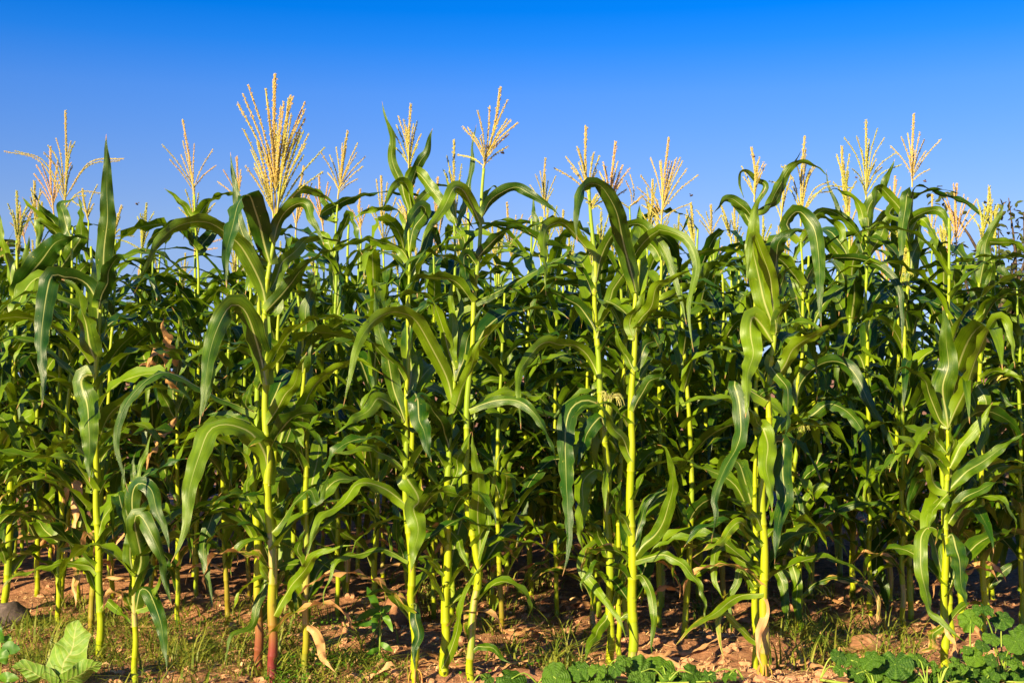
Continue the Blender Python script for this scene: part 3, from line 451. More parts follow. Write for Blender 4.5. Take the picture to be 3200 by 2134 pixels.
 ('corn plant behind with two long upright spear-like leaves flanking its pale tassel',(-0.481,6.2),[(0.0,0.0,-0.02),(-0.001,0.0,0.54),(-0.007,0.0,1.158),(-0.019,0.0,1.701),(-0.018,0.0,2.028),(-0.02,0.0,2.153)],0.015,0,6,0,[([(-0.019,-0.012,1.999),(-0.055,-0.007,2.117),(-0.093,-0.022,2.234),(-0.108,-0.042,2.389),(-0.131,-0.048,2.451),(-0.147,-0.05,2.522)],0.047,15,15,0,1.0),([(-0.02,-0.012,2.094),(0.017,-0.012,2.188),(0.066,-0.038,2.295),(0.098,-0.05,2.391)],0.054,25,25,0,1.0),([(-0.02,-0.012,2.126),(0.001,-0.008,2.188),(0.058,-0.027,2.154),(0.108,-0.069,2.06),(0.173,-0.112,1.984),(0.245,-0.15,1.84)],0.064,25,25,0,1.0),([(-0.023,-0.012,1.919),(-0.005,-0.034,2.026),(-0.045,-0.118,2.132),(-0.094,-0.173,2.054),(-0.137,-0.2,1.965)],0.054,40,40,0,1.0),([(-0.019,0.012,1.919),(0.022,0.032,2.043),(0.083,0.071,2.112),(0.146,0.093,2.14),(0.194,0.1,2.117)],0.054,40,40,0,1.0),([(-0.023,0.012,1.919),(-0.073,0.019,2.001),(-0.139,0.046,2.02),(-0.223,0.08,2.017),(-0.305,0.1,1.963)],0.055,35,35,0,1.0),([(-0.019,-0.012,1.8),(0.012,-0.041,1.914),(0.063,-0.106,1.985),(0.034,-0.134,1.997),(-0.006,-0.21,1.895),(-0.022,-0.25,1.776)],0.059,25,25,0,1.0),([(-0.019,0.012,1.76),(-0.071,0.004,1.824),(-0.151,0.014,1.849),(-0.256,0.029,1.858),(-0.378,0.046,1.82),(-0.458,0.05,1.781)],0.065,35,35,0,1.0),([(-0.019,0.012,1.681),(0.039,0.019,1.778),(0.069,0.053,1.877),(0.1,0.069,1.911),(0.146,0.1,1.769)],0.057,20,20,0,1.0)],[((-0.02,0.0,2.174),(-0.012,0.0,2.517),[(-0.084,0.0,2.421),(-0.1,0.0,2.389),(-0.044,0.0,2.437),(0.016,0.0,2.441),(0.036,0.0,2.373),(0.024,0.0,2.317),(-0.095,0.0,2.317),(0.008,0.0,2.413),(-0.028,0.0,2.397)],0.25,0,4,1.0)],[]),
 ('corn plant at centre with stout bright stalk and blade fan spreading both ways,no tassel',(-0.272,5.15),[(0.0,0.0,-0.02),(0.001,0.0,0.048),(0.009,0.0,0.315),(0.013,0.0,0.522),(0.013,0.0,0.78),(0.016,0.0,0.85),(0.018,0.0,0.931),(0.03,0.0,1.048),(0.042,0.0,1.142),(0.044,0.0,1.259)],0.021,0,1,0,[([(0.042,-0.016,1.177),(0.03,0.0,1.317),(0.027,0.0,1.434),(0.029,0.0,1.552),(0.035,0.0,1.599)],0.046,10,10,0,1.0),([(0.049,0.016,1.2),(0.055,0.034,1.347),(0.061,0.085,1.486),(0.04,0.1,1.577)],0.037,10,10,0,1.0),([(0.036,-0.016,1.083),(0.01,-0.015,1.188),(-0.045,-0.075,1.321),(-0.104,-0.138,1.405),(-0.157,-0.181,1.435),(-0.21,-0.219,1.442),(-0.266,-0.268,1.4),(-0.313,-0.341,1.288),(-0.336,-0.386,1.178),(-0.353,-0.4,1.087)],0.064,5,5,0,1.0),([(0.044,-0.016,1.223),(0.015,-0.009,1.299),(-0.012,-0.044,1.403),(-0.044,-0.09,1.505),(-0.117,-0.121,1.532),(-0.183,-0.142,1.502),(-0.234,-0.15,1.45)],0.05,25,25,0,1.0),([(0.047,-0.016,1.177),(0.08,-0.014,1.288),(0.11,-0.033,1.369),(0.133,-0.046,1.432),(0.162,-0.05,1.484)],0.05,15,15,0,1.0),([(0.035,-0.016,1.042),(0.075,-0.021,1.142),(0.117,-0.076,1.269),(0.146,-0.096,1.332),(0.175,-0.1,1.361)],0.057,15,15,0,1.0),([(0.023,-0.016,0.896),(0.011,-0.027,0.956),(-0.024,-0.124,1.04),(-0.053,-0.206,1.105),(-0.079,-0.237,1.133),(-0.1,-0.25,1.1)],0.058,5,5,0,1.0),([(0.019,-0.016,0.739),(0.046,-0.017,0.804),(0.056,-0.049,0.864),(0.083,-0.084,0.924),(0.112,-0.1,0.979)],0.048,35,35,0,1.0),([(0.021,-0.016,1.013),(-0.007,-0.012,1.025),(0.002,-0.078,1.085),(0.032,-0.1,1.108)],0.037,10,10,0,1.0),([(0.016,-0.016,0.584),(0.04,-0.007,0.564),(0.078,-0.064,0.499),(0.105,-0.1,0.434)],0.034,15,15,0,1.0),([(0.005,-0.016,0.403),(-0.026,-0.036,0.439),(-0.057,-0.118,0.487),(-0.092,-0.15,0.496)],0.028,20,20,0,1.0),([(0.002,-0.016,0.3),(-0.03,-0.057,0.381),(-0.066,-0.127,0.438),(-0.107,-0.15,0.456)],0.026,20,20,0,1.0),([(0.004,-0.016,0.037),(-0.017,-0.006,0.012),(0.021,-0.041,0.092),(0.06,-0.11,0.233),(0.082,-0.159,0.333),(0.123,-0.194,0.428),(0.158,-0.2,0.474)],0.04,10,10,0,1.0),([(0.019,0.016,0.686),(0.055,0.05,0.728),(0.082,0.1,0.771)],0.039,20,20,0,1.0)],[],[]),
 ('corn plant right of centre stalk with tall open tassel,its broad lower leaf upright',(-0.166,5.12),[(0.0,0.0,-0.02),(0.002,0.0,0.141),(0.018,0.0,0.295),(0.028,0.0,0.423),(-0.019,0.0,0.765),(-0.016,0.0,0.939),(-0.01,0.0,1.095),(0.007,0.0,1.346),(0.017,0.0,1.503),(0.028,0.0,1.662),(0.041,0.0,1.827),(0.048,0.0,1.925),(0.054,0.0,2.03)],0.0175,0,1,0,[([(0.041,-0.014,1.8),(0.012,-0.021,1.87),(-0.019,-0.066,1.922),(-0.05,-0.096,1.934),(-0.074,-0.124,1.914),(-0.12,-0.216,1.819),(-0.154,-0.272,1.75),(-0.182,-0.3,1.666)],0.051,15,15,0,1.0),([(0.045,-0.014,1.827),(0.084,-0.011,1.904),(0.15,-0.033,1.937),(0.202,-0.052,1.937),(0.266,-0.076,1.908),(0.323,-0.095,1.854),(0.362,-0.1,1.814)],0.049,40,40,0,1.0),([(0.041,0.014,1.794),(-0.002,0.025,1.929),(0.003,0.08,2.104),(0.02,0.1,2.228)],0.028,15,15,0,1.0),([(0.025,-0.014,1.662),(0.065,-0.015,1.713),(0.13,-0.057,1.761),(0.195,-0.09,1.783),(0.24,-0.1,1.756)],0.051,30,30,0,1.0),([(0.022,-0.014,1.643),(-0.014,-0.016,1.681),(-0.025,-0.051,1.625),(0.015,-0.1,1.525)],0.049,15,15,0,1.0),([(0.025,-0.014,0.443),(0.041,-0.011,0.553),(0.031,-0.042,0.684),(0.027,-0.08,0.828),(0.019,-0.094,0.903),(0.01,-0.1,0.981)],0.07,0,0,0,1.0),([(0.023,-0.014,0.433),(0.069,-0.016,0.62),(0.098,-0.044,0.826),(0.134,-0.05,0.924)],0.025,20,20,0,1.0),([(-0.007,-0.014,1.066),(0.097,-0.018,1.102),(0.184,-0.051,1.096),(0.241,-0.082,1.057),(0.292,-0.118,0.99),(0.325,-0.143,0.918),(0.339,-0.15,0.853)],0.048,20,20,0,1.0),([(-0.013,0.014,1.026),(0.015,0.022,1.054),(0.002,0.067,1.094),(-0.023,0.1,1.141)],0.043,10,10,0,1.0),([(0.05,0.014,1.873),(0.057,0.019,1.934),(0.083,0.037,1.964),(0.103,0.046,1.958),(0.103,0.05,1.932)],0.025,25,25,0,1.0),([(0.002,-0.014,0.105),(0.034,-0.015,0.129),(0.086,-0.067,0.13),(0.127,-0.127,0.108),(0.166,-0.15,0.088)],0.031,15,15,0,1.0),([(0.018,0.014,0.279),(0.053,0.028,0.341),(0.109,0.077,0.38),(0.166,0.1,0.413)],0.03,30,30,0,1.0)],[((0.051,0.0,2.03),(0.12,0.0,2.354),[(0.031,0.0,2.248),(-0.031,0.0,2.198),(-0.011,0.0,2.198),(-0.051,0.0,2.096),(0.159,0.0,2.215),(0.186,0.0,2.202),(0.146,0.0,2.126),(0.103,0.0,2.222),(0.149,0.0,2.162),(0.041,0.0,2.149)],0.45,0,3,1.0)],[]),
 ('corn plant half hidden behind centre with lone upright tassel spike',(-0.291,6.3),[(0.0,0.0,-0.02),(0.0,0.0,0.53),(0.001,0.0,1.158),(0.007,0.0,1.63),(0.009,0.0,1.963)],0.0145,0,6,0,[([(0.012,-0.011,1.947),(-0.012,0.0,2.052),(-0.025,0.0,2.133),(-0.037,0.0,2.21)],0.035,15,15,0,1.0),([(0.015,0.011,1.931),(0.05,0.045,2.05),(0.081,0.1,2.189)],0.043,30,30,0,1.0),([(0.001,0.011,1.191),(0.105,0.0,1.243),(0.117,0.073,1.36),(0.102,0.1,1.418)],0.053,10,10,0,1.0),([(0.005,-0.011,1.513),(0.552,0.0,1.785),(0.447,-0.007,1.857),(0.358,-0.021,1.912),(0.254,-0.04,1.938),(0.15,-0.061,1.916),(0.079,-0.079,1.842),(0.032,-0.092,1.753),(-0.047,-0.1,1.649)],0.067,20,20,0,1.0)],[((0.016,0.0,1.963),(0.005,0.0,2.36),[(0.044,0.0,2.23),(0.036,0.0,2.189),(-0.021,0.0,2.214)],0.15,0,2,1.0)],[]),
 ('shaded corn plant in the gap right of centre with dark drooping blade',(-0.029,7.4),[(0.0,0.0,-0.02),(0.001,0.0,0.413),(0.011,0.0,1.15),(0.103,0.0,1.706),(0.205,0.0,2.114)],0.014,0,8,0,[([(0.027,-0.011,1.284),(-0.054,-0.029,1.452),(-0.07,-0.059,1.534),(-0.012,-0.108,1.424),(0.013,-0.157,1.299),(0.03,-0.19,1.184),(0.038,-0.2,1.086)],0.101,5,5,0,1.0),([(0.005,-0.011,0.965),(-0.045,-0.088,1.067),(-0.085,-0.163,1.118),(-0.15,-0.2,1.118)],0.071,30,30,0,1.0),([(0.178,-0.011,1.982),(0.156,0.0,2.153),(0.151,0.0,2.248)],0.037,20,20,0,1.0),([(0.197,-0.011,2.058),(0.099,0.0,2.087),(0.005,0.0,2.096),(-0.081,0.0,2.096)],0.042,45,45,0,1.0)],[((0.218,0.0,2.115),(0.223,0.0,2.457),[(0.166,0.0,2.353),(0.137,0.0,2.305),(0.279,0.0,2.343),(0.194,0.0,2.381),(0.27,0.0,2.286)],0.35,0,3,1.0)],[]),
 ('corn plant with pale silk tuft on its ear and big folded hanging leaf',(0.417,5.45),[(0.0,0.0,-0.02),(-0.001,0.0,0.264),(-0.006,0.0,0.427),(-0.011,0.0,0.619),(-0.012,0.0,0.767),(-0.027,0.0,0.953),(-0.048,0.0,1.2),(-0.054,0.0,1.355),(-0.066,0.0,1.572),(-0.063,0.0,1.623),(-0.066,0.0,1.706),(-0.073,0.0,1.832),(-0.09,0.0,2.0)],0.02,0,0,0,[([(-0.054,-0.016,1.2),(-0.07,-0.005,1.243),(-0.102,-0.024,1.293),(-0.153,-0.054,1.323),(-0.216,-0.096,1.322),(-0.272,-0.141,1.339),(-0.321,-0.186,1.32),(-0.369,-0.261,1.247),(-0.388,-0.323,1.171),(-0.388,-0.376,1.085),(-0.382,-0.4,0.988)],0.055,15,15,0,1.0),([(-0.036,-0.016,0.996),(-0.133,-0.015,1.027),(-0.195,-0.04,1.046),(-0.258,-0.087,1.109),(-0.338,-0.138,1.113),(-0.417,-0.194,1.14),(-0.488,-0.238,1.129),(-0.546,-0.274,1.088),(-0.572,-0.293,1.036),(-0.569,-0.3,0.978)],0.053,25,25,0,2),([(-0.021,-0.016,0.959),(-0.008,-0.004,1.015),(-0.059,-0.023,1.083),(-0.122,-0.045,1.09),(-0.172,-0.077,1.041),(-0.197,-0.143,0.929),(-0.204,-0.238,0.786),(-0.195,-0.303,0.687),(-0.187,-0.364,0.571),(-0.198,-0.392,0.483),(-0.219,-0.4,0.413)],0.081,0,0,0,1.0),([(-0.022,-0.016,0.965),(-0.04,-0.015,1.021),(-0.072,-0.036,1.003),(-0.093,-0.065,0.968),(-0.126,-0.122,0.898),(-0.149,-0.15,0.821)],0.071,5,5,0,1.0),([(-0.015,-0.016,0.774),(-0.059,-0.01,0.805),(-0.104,-0.04,0.771),(-0.125,-0.1,0.703),(-0.127,-0.117,0.685),(-0.137,-0.198,0.598),(-0.132,-0.25,0.484)],0.074,5,5,0,1.0),([(-0.054,-0.016,1.358),(-0.039,-0.004,1.429),(-0.003,-0.024,1.521),(0.007,-0.037,1.564),(0.06,-0.073,1.644),(0.117,-0.122,1.729),(0.174,-0.164,1.782),(0.205,-0.183,1.791),(0.191,-0.19,1.792),(0.241,-0.219,1.776),(0.29,-0.251,1.746),(0.32,-0.292,1.669),(0.319,-0.32,1.607),(0.294,-0.357,1.513),(0.285,-0.378,1.447),(0.291,-0.397,1.349),(0.3,-0.4,1.292)],0.052,10,10,0,1.0),([(-0.059,-0.016,1.595),(-0.039,-0.008,1.692),(0.001,-0.03,1.78),(0.048,-0.049,1.819),(0.115,-0.073,1.83),(0.161,-0.095,1.789),(0.212,-0.124,1.732),(0.248,-0.155,1.647),(0.271,-0.184,1.544),(0.299,-0.2,1.408)],0.056,25,25,0,1.0),([(-0.066,-0.016,1.699),(-0.123,-0.018,1.76),(-0.195,-0.081,1.836),(-0.23,-0.107,1.84),(-0.272,-0.147,1.808),(-0.288,-0.222,1.706),(-0.282,-0.276,1.614),(-0.28,-0.3,1.52)],0.061,35,50,0,1.0),([(-0.062,-0.016,1.386),(-0.094,0.0,1.448),(-0.15,0.0,1.51),(-0.243,0.0,1.548),(-0.336,0.0,1.535),(-0.429,0.0,1.572)],0.06,30,30,0,1.0),([(-0.012,-0.016,0.433),(-0.046,-0.033,0.514),(-0.082,-0.083,0.585),(-0.118,-0.1,0.629)],0.044,10,10,0,1.0),([(-0.004,-0.016,0.209),(-0.024,-0.02,0.169),(-0.074,-0.105,0.121),(-0.105,-0.172,0.082),(-0.122,-0.2,0.036)],0.049,10,10,0,1.0),([(-0.011,-0.016,0.526),(-0.067,-0.011,0.484),(-0.124,-0.059,0.403),(-0.075,-0.13,0.323),(-0.021,-0.191,0.265),(0.018,-0.231,0.209),(0.048,-0.25,0.13)],0.046,5,5,0,1.0),([(-0.014,-0.016,0.613),(-0.001,-0.013,0.648),(0.017,-0.066,0.707),(0.041,-0.1,0.764)],0.046,30,30,0,1.0),([(0.005,-0.016,0.231),(0.025,-0.022,0.295),(0.054,-0.07,0.362),(0.1,-0.1,0.42)],0.036,30,30,0,1.0)],[((-0.087,0.0,1.93),(-0.101,0.0,2.263),[(-0.184,0.0,2.133),(-0.139,0.0,2.168),(-0.233,0.0,2.08),(-0.072,0.0,2.137),(-0.128,0.0,2.112),(-0.052,0.0,2.084),(-0.16,0.0,2.084)],0.4,0,3,1.0),((-0.08,0.0,1.902),(-0.052,0.0,1.972),[(-0.149,0.0,1.951),(0.004,0.0,1.986),(-0.094,0.0,1.937),(-0.038,0.0,1.902),(0.088,0.0,1.923)],0.1,1,4,1.0)],[((-0.007,-0.03,1.015),(-0.006,-0.06,1.102),0.018,1)]),
 ('thin shaded corn stalk between the silk-bearing plant and its bright thick neighbour',(0.469,5.65),[(0.0,0.0,-0.02),(-0.0,0.0,0.229),(-0.003,0.0,0.456),(0.003,0.0,0.626),(0.006,0.0,0.752),(0.01,0.0,0.944),(0.023,0.0,1.2),(0.028,0.0,1.393),(0.003,0.0,1.71),(-0.018,0.0,1.891)],0.013,0,3,0,[([(0.023,-0.01,1.097),(0.006,-0.01,1.136),(-0.009,-0.041,1.2),(0.003,-0.05,1.238)],0.035,15,15,0,1.0),([(0.026,0.01,1.264),(0.048,0.027,1.361),(0.046,0.075,1.461),(0.016,0.1,1.554)],0.043,20,20,0,1.0),([(0.006,-0.01,0.139),(0.041,-0.012,0.158),(0.053,-0.066,0.101),(0.033,-0.1,0.041)],0.037,15,15,0.2,1.0)],[((-0.04,0.0,1.928),(-0.01,0.0,2.233),[(0.004,0.0,2.153),(0.051,0.0,2.113),(0.022,0.0,2.131),(-0.075,0.0,2.109),(-0.061,0.0,2.073),(0.04,0.0,2.029),(-0.025,0.0,2.116),(0.026,0.0,2.073)],0.8,0,4,1.0)],[]),
 ('corn stalk in shade just behind the silk-bearing plant',(0.39,6.2),[(0.0,0.0,-0.02),(-0.0,0.0,0.042),(-0.003,0.0,0.259),(-0.015,0.0,0.508),(-0.015,0.0,0.657),(-0.016,0.0,0.708),(-0.016,0.0,0.919),(-0.023,0.0,1.13),(-0.029,0.0,1.341)],0.0155,0,5,0,[([(-0.01,-0.012,0.792),(-0.066,-0.005,0.785),(-0.179,-0.041,0.795),(-0.243,-0.076,0.762),(-0.3,-0.126,0.697),(-0.335,-0.176,0.62),(-0.329,-0.193,0.59),(-0.354,-0.238,0.486),(-0.372,-0.25,0.404)],0.067,10,10,0,1.0),([(-0.015,-0.012,0.539),(0.019,-0.041,0.494),(0.04,-0.1,0.427)],0.038,20,20,0,1.0)],[],[]),
 ('brightest thick corn stalk right of centre,broad leaf cut off flat at its top',(0.498,5.29),[(0.0,0.0,-0.02),(-0.001,0.0,0.291),(-0.006,0.0,0.503),(-0.008,0.0,0.769),(-0.005,0.0,1.02),(0.002,0.0,1.2),(0.011,0.0,1.441),(0.022,0.0,1.576),(0.025,0.0,1.678)],0.0225,0,1,0,[([(0.022,0.018,1.529),(0.032,0.064,1.649),(0.05,0.216,1.803),(0.059,0.296,1.927),(0.061,0.299,1.943),(0.06,0.3,1.931)],0.083,0,0,0,1.0),([(0.013,-0.018,1.542),(-0.018,-0.029,1.675),(-0.049,-0.082,1.77),(-0.088,-0.16,1.874),(-0.132,-0.218,1.938),(-0.166,-0.243,1.954),(-0.213,-0.275,1.93),(-0.241,-0.312,1.86),(-0.252,-0.339,1.787),(-0.246,-0.35,1.71)],0.074,0,0,0,1.0),([(0.002,-0.018,1.344),(0.025,-0.012,1.41),(0.069,-0.054,1.492),(0.102,-0.096,1.559),(0.163,-0.134,1.602),(0.214,-0.148,1.621),(0.24,-0.15,1.628)],0.058,15,15,0,1.0),([(0.008,-0.018,1.215),(-0.023,-0.01,1.266),(-0.055,-0.034,1.332),(-0.08,-0.05,1.409)],0.041,25,25,0,1.0),([(-0.001,-0.018,0.846),(-0.031,-0.02,0.907),(-0.078,-0.082,0.987),(-0.129,-0.136,1.054),(-0.165,-0.15,1.095)],0.053,20,20,0,1.0),([(0.002,-0.018,0.45),(0.039,-0.008,0.504),(0.09,-0.031,0.555),(0.128,-0.066,0.617),(0.141,-0.11,0.7),(0.141,-0.147,0.77),(0.132,-0.179,0.846),(0.114,-0.197,0.912),(0.078,-0.2,0.926)],0.058,0,0,0,1.0),([(0.002,-0.018,0.44),(0.065,-0.01,0.452),(0.111,-0.03,0.468),(0.15,-0.054,0.468),(0.197,-0.095,0.443),(0.217,-0.138,0.397),(0.255,-0.195,0.34),(0.265,-0.232,0.28),(0.257,-0.25,0.203)],0.041,20,20,0.3,1.8),([(0.002,-0.018,0.381),(0.039,-0.004,0.377),(0.063,-0.027,0.322),(0.069,-0.071,0.251),(0.077,-0.112,0.191),(0.06,-0.145,0.121),(0.065,-0.15,0.081)],0.035,15,15,0,1.0),([(0.001,-0.018,1.05),(0.041,-0.025,1.14),(0.08,-0.053,1.182),(0.115,-0.073,1.2),(0.109,-0.08,1.183),(0.153,-0.1,1.256)],0.048,25,25,0,1.0),([(-0.003,-0.018,0.546),(-0.037,-0.029,0.602),(-0.067,-0.077,0.66),(-0.08,-0.1,0.714)],0.037,25,25,0,1.0),([(0.001,-0.018,0.471),(0.027,0.0,0.583),(0.046,0.0,0.662),(0.088,0.0,0.705),(0.131,0.0,0.732)],0.039,30,30,0,1.0),([(0.002,0.018,0.408),(0.026,0.021,0.362),(0.043,0.086,0.276),(0.041,0.1,0.236)],0.026,15,15,0.35,1.0),([(0.008,0.018,1.224),(0.046,0.016,1.291),(0.072,0.037,1.333),(0.124,0.065,1.365),(0.094,0.081,1.382),(0.179,0.1,1.403)],0.048,25,25,0,1.0),([(0.002,-0.018,1.356),(-0.011,-0.009,1.416),(0.023,-0.036,1.487),(0.052,-0.05,1.558)],0.047,20,20,0,1.0)],[],[]),
 ('corn plant behind the bright stalk with spreading fan-shaped golden tassel',(0.722,6.3),[(0.0,0.0,-0.02),(0.001,0.0,0.53),(0.005,0.0,1.0),(0.01,0.0,1.63),(0.014,0.0,1.947)],0.015,0,6,0,[([(0.006,0.012,1.651),(0.113,0.073,1.902),(0.149,0.093,1.969),(0.178,0.1,2.028)],0.036,20,20,0,1.0),([(0.014,0.012,1.772),(-0.04,0.014,1.855),(-0.127,0.038,1.857),(-0.166,0.05,1.777)],0.058,30,30,0,1.0),([(0.01,-0.012,1.565),(0.183,0.0,1.651),(0.248,0.0,1.732),(0.328,0.0,1.748),(0.389,0.0,1.716)],0.065,15,15,0,1.0),([(0.014,0.012,1.651),(0.153,0.013,1.774),(0.26,0.028,1.815),(0.351,0.039,1.833),(0.417,0.046,1.801),(0.442,0.05,1.712)],0.061,35,35,0,1.0)],[((0.015,0.0,1.942),(0.053,0.0,2.371),[(-0.032,0.0,2.282),(0.056,0.0,2.257),(0.121,0.0,2.257),(0.133,0.0,2.209),(0.189,0.0,2.181),(0.16,0.0,2.047),(-0.089,0.0,2.177),(-0.105,0.0,2.12),(-0.089,0.0,2.079),(0.104,0.0,2.16),(0.016,0.0,2.257),(-0.073,0.0,2.047)],0.45,0,6,1.0)],[]),
 ('corn plant with rolled broad upright blade,brown at its tip',(1.01,5.15),[(0.0,0.0,-0.02),(-0.0,0.0,0.315),(-0.002,0.0,0.522),(-0.003,0.0,0.728),(0.022,0.0,0.994),(0.023,0.0,1.157),(0.037,0.0,1.289),(0.044,0.0,1.368),(0.041,0.0,1.404),(0.032,0.0,1.536)],0.0205,0.3,0,1,[([(0.041,-0.016,1.391),(-0.009,-0.009,1.536),(-0.035,-0.025,1.666),(-0.04,-0.041,1.795),(-0.035,-0.048,1.879),(0.001,-0.05,1.943)],0.085,0,0,0.05,1.0),([(0.05,-0.016,1.372),(0.031,-0.038,1.534),(-0.014,-0.102,1.659),(-0.047,-0.143,1.732),(-0.068,-0.153,1.737),(-0.089,-0.175,1.684),(-0.1,-0.2,1.555)],0.059,10,10,0,1.0),([(0.038,-0.016,1.536),(0.048,-0.051,1.696),(0.063,-0.076,1.745),(0.105,-0.094,1.77),(0.152,-0.1,1.775)],0.075,30,30,0,1.0),([(0.042,-0.016,1.47),(0.073,-0.026,1.58),(0.102,-0.043,1.625),(0.153,-0.05,1.637)],0.053,25,25,0,1.0),([(0.035,-0.016,1.335),(-0.011,-0.014,1.4),(-0.048,-0.034,1.432),(-0.06,-0.082,1.352),(-0.077,-0.151,1.254),(-0.103,-0.219,1.147),(-0.118,-0.25,1.038)],0.083,0,0,0,1.0),([(0.047,-0.016,1.361),(0.06,-0.018,1.433),(0.088,-0.042,1.484),(0.126,-0.05,1.509)],0.058,20,20,0,1.0),([(0.04,0.016,1.289),(0.057,0.004,1.269),(0.063,0.028,1.322),(0.034,0.05,1.382)],0.051,20,20,0,1.0),([(0.029,-0.016,1.157),(0.081,-0.01,1.236),(0.122,-0.032,1.308),(0.175,-0.058,1.359),(0.241,-0.081,1.384),(0.296,-0.095,1.416),(0.353,-0.1,1.429)],0.066,10,10,0,1.0),([(0.03,-0.016,1.276),(0.029,-0.008,1.236),(0.067,-0.071,1.164),(0.073,-0.146,1.095),(0.057,-0.221,1.015),(0.022,-0.25,0.947)],0.05,15,15,0,1.0),([(0.022,-0.016,1.007),(-0.013,-0.014,1.001),(-0.056,-0.069,1.048),(-0.087,-0.1,1.094)],0.042,10,10,0,1.0),([(0.017,-0.016,1.098),(-0.078,-0.014,1.151),(-0.123,-0.027,1.171),(-0.103,-0.06,1.093),(-0.109,-0.109,0.998),(-0.143,-0.158,0.917),(-0.191,-0.211,0.833),(-0.237,-0.264,0.731),(-0.235,-0.282,0.681),(-0.258,-0.3,0.571)],0.065,5,5,0,1.0),([(0.013,-0.016,0.961),(-0.025,-0.009,1.0),(-0.002,-0.025,0.981),(-0.006,-0.089,0.901),(-0.014,-0.178,0.811),(-0.021,-0.241,0.723),(-0.017,-0.25,0.679)],0.077,0,0,0.12,1.0),([(0.019,-0.016,0.895),(0.06,-0.008,0.942),(0.077,-0.02,0.91),(0.064,-0.077,0.803),(0.053,-0.14,0.713),(0.042,-0.15,0.702),(0.013,-0.217,0.6),(-0.01,-0.25,0.481)],0.074,0,0,0,1.0),([(0.017,-0.016,1.098),(-0.014,-0.019,1.125),(0.004,-0.064,1.138),(0.029,-0.1,1.158)],0.036,20,20,0,1.0),([(-0.008,-0.016,0.584),(-0.041,-0.035,0.639),(-0.096,-0.112,0.698),(-0.159,-0.15,0.722)],0.046,20,20,0,1.0),([(-0.007,-0.016,0.522),(-0.054,-0.017,0.565),(-0.109,-0.068,0.622),(-0.158,-0.111,0.607),(-0.199,-0.178,0.555),(-0.256,-0.222,0.541),(-0.325,-0.25,0.505)],0.042,25,25,0.4,1.8),([(-0.006,-0.016,0.333),(-0.081,-0.016,0.323),(-0.14,-0.058,0.305),(-0.231,-0.147,0.28),(-0.32,-0.245,0.244),(-0.401,-0.3,0.178)],0.039,15,15,0.42,1.0),([(-0.005,-0.016,0.315),(-0.004,-0.018,0.241),(-0.043,-0.081,0.127),(-0.027,-0.1,0.055)],0.034,15,15,0.9,1.0),([(-0.0,-0.016,0.124),(-0.043,0.0,0.145),(-0.109,-0.028,0.207),(-0.197,-0.094,0.261),(-0.203,-0.159,0.193),(-0.195,-0.2,0.102)],0.034,15,15,0.45,1.0)],[],[]),
 ('shaded dark green corn stalk tight against the left of the rolled-blade plant',(1.004,5.3),[(0.0,0.0,-0.02),(-0.0,0.0,0.041),(-0.001,0.0,0.343),(0.002,0.0,0.555),(0.001,0.0,0.715),(-0.003,0.0,0.819),(0.012,0.0,1.021)],0.0165,0,4,0,[([(0.002,-0.013,0.417),(-0.066,-0.009,0.439),(-0.118,-0.033,0.496),(-0.181,-0.061,0.478),(-0.189,-0.109,0.386),(-0.153,-0.144,0.299),(-0.118,-0.15,0.259)],0.037,25,25,0,1.0),([(0.004,-0.013,0.311),(-0.058,-0.019,0.398),(-0.094,-0.042,0.349),(-0.121,-0.074,0.276),(-0.121,-0.1,0.161)],0.032,15,15,0,1.0)],[],[]),
